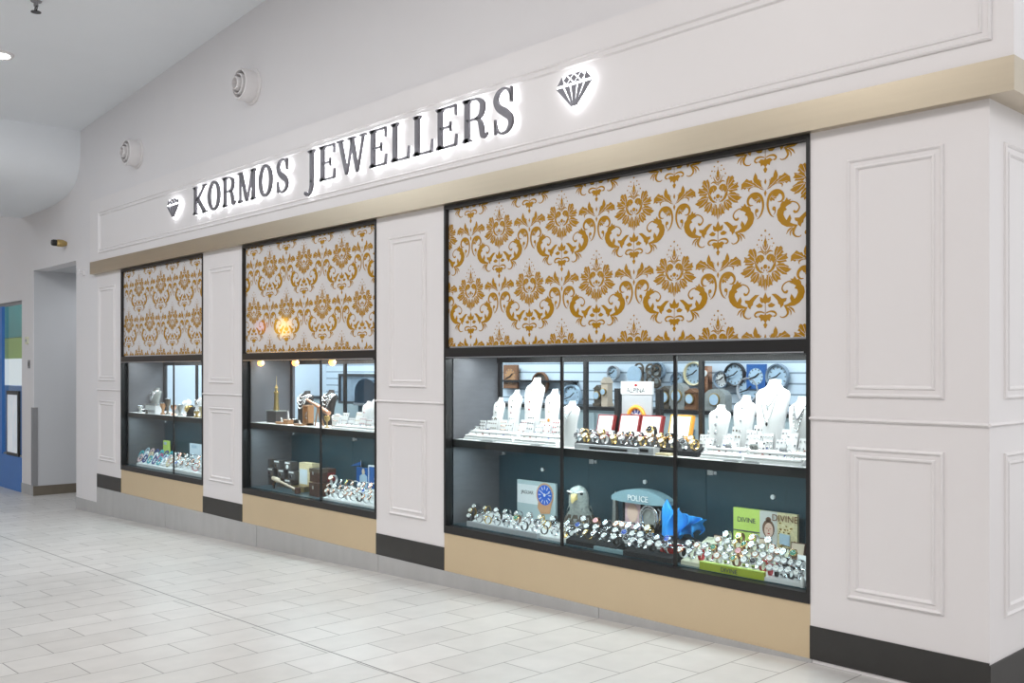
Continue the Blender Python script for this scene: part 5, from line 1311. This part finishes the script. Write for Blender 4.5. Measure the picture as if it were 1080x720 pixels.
for i, (px, y, z, s_, lab) in enumerate(((336, .18, 0, .15, 'dark brown box, lower of two left of the glass joint'), (336, .20, .125, .14, 'dark brown box, upper of two left of the glass joint'), (345, .30, 0, .13, 'dark walnut box standing right of the glass joint'), (345, .30, .121, .12, 'dark maroon box on top of the walnut box'))):
    t = thing('storage_box', lab, 'box', (X(px, y), y, FL+z)); h = .12 if i < 2 else .115
    mb = MB(); mb.box((-s_/2,-.05,0),(s_/2,.05,h*.7)); mb.build('body', 'darkwood' if i != 3 else 'maroon', t)
    mb = MB(); mb.box((-s_/2-.004,-.054,h*.7+.001),(s_/2+.004,.054,h)); mb.build('lid', 'darkwood' if i != 1 else 'bronze', t)
    mb = MB(); mb.box((-.012,-.060,h*.55),(.012,-.054,h*.8)); mb.build('clasp', 'silver', t)
tray(341, 396, .08, .36, FL, .015, .10, 'white', 'white sloping tray of watches at lower right of the middle case')
MC = 'white tray in middle case'
watch_row(347, 393, .12, FL+.028, 8, [3,3,5,3,3,5,3], MC, 'front', 'watches on the middle case tray', sc_=1.15)
watch_row(349, 394, .21, FL+.056, 8, [3,0,3,3,5,3,4], MC, 'middle', 'watches on the middle case tray', sc_=1.15)
watch_row(362, 394, .30, FL+.086, 6, [2,6,3,0,3,3], MC, 'back', 'watches on the middle case tray', sc_=1.2)
watch(KINDS[3], X(352,.26), .26, FL+.105, .2, 'large watch on a white pedestal beside the dark boxes', 'watches on the middle case tray', 1.4)
t = thing('watch_pedestal', 'white pedestal under a large watch beside the dark boxes', 'stand', (X(352,.27), .27, FL)); mb = MB(); mb.lathe([(.035,.06),(.022,.07),(.022,.09),(.03,.105)], 16); mb.build('pedestal_body', 'white', t, 40)
yb_ = .44
xa, xb = X(388.5, yb_), X(398, yb_); t = thing('blue_poster', 'blue poster with white border at lower right of the middle case', 'poster', ((xa+xb)/2, yb_, FL)); w = (xb-xa)/2; h = Z(388,490,yb_)-FL
mb = MB(); mb.box((-w,0,0),(w,.015,h)); mb.build('board', 'white', t); mb = MB(); mb.box((-w+.012,-.002,.012),(w,0,h-.014)); mb.build('print', 'blue', t); mb = MB(); mb.prism([(w*.35,h*.62),(w*.9,h*.66),(w*.9,h*.58),(w*.5,h*.55),(w*.9,h*.48),(w*.35,h*.44),(w*.35,h*.49),(w*.7,h*.50),(w*.35,h*.56)], -.004, -.002); mb.build('printed_figure', 'pink', t)
xa, xb = X(375, .46), X(390, .46); t = thing('figure_poster', 'tall narrow pale figure print left of the blue poster', 'poster', ((xa+xb)/2, .47, FL)); w = (xb-xa)/2; h = Z(381,493,.46)-FL
mb = MB(); mb.box((-w,0,0),(w,.01,h)); mb.build('board', 'blue', t); mb = MB(); mb.prism([(w*.2*math.cos(a*PI/8), h*.86+.028*math.sin(a*PI/8)) for a in range(16)], -.004, 0); mb.build('printed_head', 'tan', t)
mb = MB(); mb.prism([(-w*.55,h*.1),(w*.55,h*.1),(w*.5,h*.7),(w*.15,h*.78),(-w*.15,h*.78),(-w*.5,h*.7)], -.003, 0); mb.build('printed_body', 'iceblue', t)
t = thing('blue_pennant', 'small dark blue pennant hanging at the right of the middle case', 'pennant', (X(375,.48), .49, FL))
z_ = Z(375, 490, .48)-FL; mb = MB(); mb.prism([(-.11,z_-.02),(.07,z_+.035),(.07,z_-.0)], 0, .004); mb.build('flag', 'blue', t); mb = MB(); mb.tube([(.075,.0,0),(.075,.0,z_+.05)], .004); mb.build('pole', 'silver', t)

# ------------------------------------------------------------------ far left case contents
d1 = bust(163.5, .38, 409, 17, 'bust with broad silver mesh necklace, highest in the far left case', 'pewter', group='busts of the far left case')
for q in range(4): necklace(*d1, .12+.10*q, 'silver', 'silver mesh necklace, %s from top on highest bust, far left case' % ORD[q], .010, None, r=.007)
d2 = bust(152, .24, 431, 14, 'dark bust with silver collar at left in the far left case', 'leather', group='busts of the far left case')
for q in range(2): necklace(*d2, .16+.18*q, 'silver', 'silver collar, %s on the left dark bust, far left case' % ('upper', 'lower')[q], .010, None, r=.007)
d3 = bust(169, .24, 431, 13, 'dark bust with silver collar below the mesh necklace', 'leather', group='busts of the far left case')
for q in range(2): necklace(*d3, .16+.18*q, 'silver', 'silver collar, %s on the dark bust below mesh necklace' % ('upper', 'lower')[q], .010, None, r=.007)
d4 = bust(201, .13, 427, 14, 'dark bust with thick gold collar in the far left case', 'leather', group='busts of the far left case')
for q in range(2): necklace(*d4, .20+.20*q, 'gold', 'thick gold collar, %s on the dark bust in far left case' % ('upper', 'lower')[q], .014, None, r=.009)
d5 = bust(187, .30, 428, 12, 'small grey bust with silver beads beside the glass joint', 'greytray', group='busts of the far left case')
necklace(*d5, .25, 'silver', 'silver beads on the small grey bust by the glass joint', .010)
d6 = bust(197, .38, 421, 13, 'pale bust with silver necklace behind the gold collar bust', 'white', group='busts of the far left case')
necklace(*d6, .25, 'silver', 'silver necklace on the pale bust behind the gold collar', .010)
d7 = bust(210, .33, 419, 13, 'pale bust at the right end of the far left case', 'white', group='busts of the far left case')
necklace(*d7, .28, 'bronze', 'bronze bead necklace on the pale right end bust', .010); necklace(*d7, .45, 'silver', 'silver bead necklace on the pale right end bust', .010)
t = thing('jewellery_chest', 'pale two tier jewellery chest on the far left shelf', 'box', (X(163,.14), .14, SH)); mb = MB(); mb.box((-.14,-.05,0),(.14,.05,.10)); mb.build('body', 'white', t); mb = MB(); mb.box((-.12,-.053,.015),(.12,-.05,.045)); dw = mb.build('drawer', 'greytray', t); mb = MB(); mb.box((-.01,-.06,.025),(.01,-.053,.032)); mb.build('knob', 'brass', dw); mb = MB(); mb.box((-.15,-.055,.10),(.15,.055,.112)); mb.build('lid', 'silver', t)
for i, (px, y, hh, mat) in enumerate(((172, .12, .13, 'wood'), (177, .16, .18, 'bronze'), (183, .12, .12, 'rose'), (190, .12, .12, 'pewter'), (207.5, .11, .07, 'brass'), (213, .12, .12, 'cream2'), (148, .14, .08, 'pewter'), (156, .10, .05, 'bronze'))):
    lab = 'small %s coloured trinket cup, %s from left on far left shelf' % ({'wood':'wood','bronze':'bronze','rose':'copper','pewter':'pewter','brass':'brass','cream2':'cream'}[mat], ORD[[2,3,4,5,6,7,0,1][i]])
    t = thing('trinket_cup', lab, 'ornament', (X(px, y), y, SH), 0, 'trinket cups on the far left shelf')
    mb = MB(); mb.lathe([(.030,0),(.032,.008),(.014,.025),(.016,hh*.5),(.034,hh*.75),(.030,hh),(.024,hh),(.026,hh*.78)], 16, caps=False); mb.lathe([(.03,0),(.001,0)], 16, caps=False); mb.build('cup', mat, t, 50)
    mb = MB(); mb.torus(.030, .004, 16, 6, T=TR(0,0,hh)); mb.build('rim', 'silver', t, 60)
tray(144, 180, .08, .36, FL, .03, .12, 'white', 'white stepped tray of bead bracelets at lower left, far left case')
tray(182, 214, .08, .36, FL, .03, .12, 'white', 'white stepped tray of watches at lower right, far left case')
def bracelet(px, y, z, mat, label, R=.042, lie=.5):
    t = thing('bead_bracelet', label, 'bracelet', (X(px, y), y, z), 0, 'bead bracelets in the far left case')
    mb = MB(); n = 12; T = TR(0,0,R*math.cos(lie)+.002) @ RX(PI/2-lie)
    for q in range(n):
        a = 2*PI*q/n; b = R*.27; mb.lathe([(.001,-b),(b*.8,-b*.5),(b,0),(b*.8,b*.5),(.001,b)], 8, T=T @ TR(R*math.cos(a), R*math.sin(a), 0), caps=False)
    mb.build('beads', mat, t, 60); mb = MB(); mb.lathe([(.006,-.004),(.006,.004)], 8, T=T @ TR(0,-R,0)); mb.build('clasp', 'silver', t)
bm_ = ['pink','white','teal','navy','purple','white','teal','iceblue','cream2','navy']
bn_ = {'pink':'pink','white':'white','teal':'turquoise','navy':'navy','purple':'magenta','iceblue':'pale blue','cream2':'cream gold'}
for r_, (y, z) in enumerate(((.12, .05), (.20, .078), (.28, .105))):
    for i in range(7):
        m_ = bm_[(i*3+r_*2) % 10]; px = 148 + i*5 + r_
        bracelet(px, y, FL+z, m_, '%s bead bracelet, %s from left in %s row, far left case' % (bn_[m_], ORD[i], ('front','middle','back')[r_]))
FC = 'white tray in far left case'
watch_row(184, 212, .12, FL+.048, 6, [3,4,3,3,8,3], FC, 'front', 'watches in the far left case', sc_=1.35)
watch_row(185, 212, .20, FL+.075, 6, [3,3,0,5,3,3], FC, 'middle', 'watches in the far left case', sc_=1.35)
watch_row(187, 213, .29, FL+.104, 5, [0,7,5,0,3], FC, 'back', 'watches in the far left case', sc_=1.35)
for (pa, pb, pt, mat, lab) in ((172, 179, 464, 'lime', 'lime green card standing behind the bracelets, far left case'), (200, 214, 467, 'shopwall', 'pale card standing behind the watches, far left case')):
    xa, xb = X(pa,.44), X(pb,.44); t = thing('display_card', lab, 'card', ((xa+xb)/2, .44, FL)); h = Z(pa, pt, .44)-FL; w = (xb-xa)/2
    mb = MB(); mb.box((-w,0,0),(w,.01,h)); mb.build('board', mat, t); mb = MB(); mb.box((-w*.7,-.002,h*.82),(w*.1,0,h*.93)); mb.build('printed_block', 'iceblue', t)

for i, (px, nm, mt, r) in enumerate(((298, 'round yellow', 'signyellow', .24), (268, 'pink', 'signpink', .16))):
    y = 8.4; t = thing('hanging_sign', '%s lit sign hanging across the walkway, reflected in the middle blind' % nm, 'sign', (X(px, y), -y, Z(px, 345, y)))
    mb = MB()
    if i == 0:
        pts = [((r*(1+.14*math.cos(q*PI/3*2)))*math.cos(q*PI/18), (r*(1+.14*math.cos(q*PI/3*2)))*math.sin(q*PI/18)) for q in range(36)]
        mb.prism(pts, -.04, .04)
    else: mb.prism([(-.42,-.12),(.42,-.10),(.42,.12),(-.42,.12)], -.04, .04)
    mb.build('lit_panel', mt, t)
    mb = MB(); mb.tube([(0,0,r),(0,0,5.2-t.location.z)], .015); mb.build('hanging_rod', 'greytray', t)
# ------------------------------------------------------------------ light
def area(name, loc, rot, sx_, sy_, power, col=(1,1,1)):
    l = bpy.data.lights.new(name, 'AREA'); l.shape = 'RECTANGLE'; l.size = sx_; l.size_y = sy_; l.energy = power; l.color = col
    o = bpy.data.objects.new(name, l); COL.objects.link(o); o.location = loc; o.rotation_euler = rot; return o
for i, (x, y, w, e, c) in enumerate(((-1.5, -4.6, 2.2, 150, (1,.93,.88)), (-5, -4.2, 2.2, 135, (1,.97,.94)), (-8.5, -4.0, 2.2, 125, (.96,.98,1)), (-12, -4.0, 1.8, 105, (.90,.95,1)), (3.5, -4.5, 2.5, 110, (1,.96,.92)))):  # unseen area lamps added under the ceiling for soft overall light
    area('overhead_fill_lamp', (x, y, cz(x)-.05), (0,0,0), w, w, e, c)
area('neighbour_shop_lamp', (-18.5, 1.6, 3.3), (0,0,0), 3, 1.5, 120, (.9,.96,1))
area('walkway_lamp', (-19, -3.5, 4.9), (0,0,0), 3, 3, 110, (.9,.95,1))
area('corridor_fill', (-14.2, 1.2, 2.9), (0,0,0), .8, .8, 14, (.95,.97,1))  # unseen fill added to brighten the corridor jamb
area('side_hall_lamp', (2.6, 2.2, 4.5), (0, math.radians(25), 0), 2, 2, 75, (1,.93,.86))
for k in (1,2,3):
    xa, xb = WIN[k]; L = xb-xa
    area('case_upper_lamp', ((xa+xb)/2, .19, 1.605), (0,0,0), L-.2, .06, {1:11,2:15,3:28}[k], (.96,.98,1))
    area('case_lower_lamp', ((xa+xb)/2, .13, .925), (0,0,0), L-.2, .05, {1:10,2:12,3:14}[k], (.78,.94,1))
for x in (-11, -8, -4.2): area('shop_interior_lamp', (x, 1.9, 2.85), (0,0,0), 2.0, 1.0, 110, (.88,.94,1))
for x, y, e in ((-3.6, -1.15, 170), (-6.2, -1.2, 190), (-9.4, -1.3, 240), (-12.2, -1.5, 180)):
    l = bpy.data.lights.new('wall_washer_lamp', 'SPOT'); l.energy = e; l.spot_size = math.radians(42); l.spot_blend = 1; l.shadow_soft_size = .12
    ob = bpy.data.objects.new('wall_washer_lamp', l); COL.objects.link(ob); ob.location = (x, y, cz(x)-.06)
w = bpy.data.worlds.new('mall_daylight'); sc.world = w; w.use_nodes = True
w.node_tree.nodes['Background'].inputs[0].default_value = (.93, .96, 1, 1); w.node_tree.nodes['Background'].inputs[1].default_value = 1.0

# ------------------------------------------------------------------ camera and view
cam = bpy.data.cameras.new('camera'); co = bpy.data.objects.new('camera', cam); COL.objects.link(co)
co.location = (0, -DCAM, HCAM); co.rotation_euler = (PI/2, 0, math.atan2(-FWD[0], FWD[1]))
cam.sensor_width = 36; cam.lens = 36 * FPX / 1080; cam.shift_y = (HZ - 360) / 1080; cam.clip_start = .05; cam.clip_end = 100
sc.camera = co
sc.view_settings.view_transform = 'Standard'; sc.view_settings.look = 'None'; sc.view_settings.gamma = 1; sc.view_settings.use_curve_mapping = False
sc.view_settings.exposure = -.2
sc.cycles.max_bounces = 10; sc.cycles.transparent_max_bounces = 16; sc.cycles.use_denoising = True; sc.cycles.sample_clamp_indirect = 4
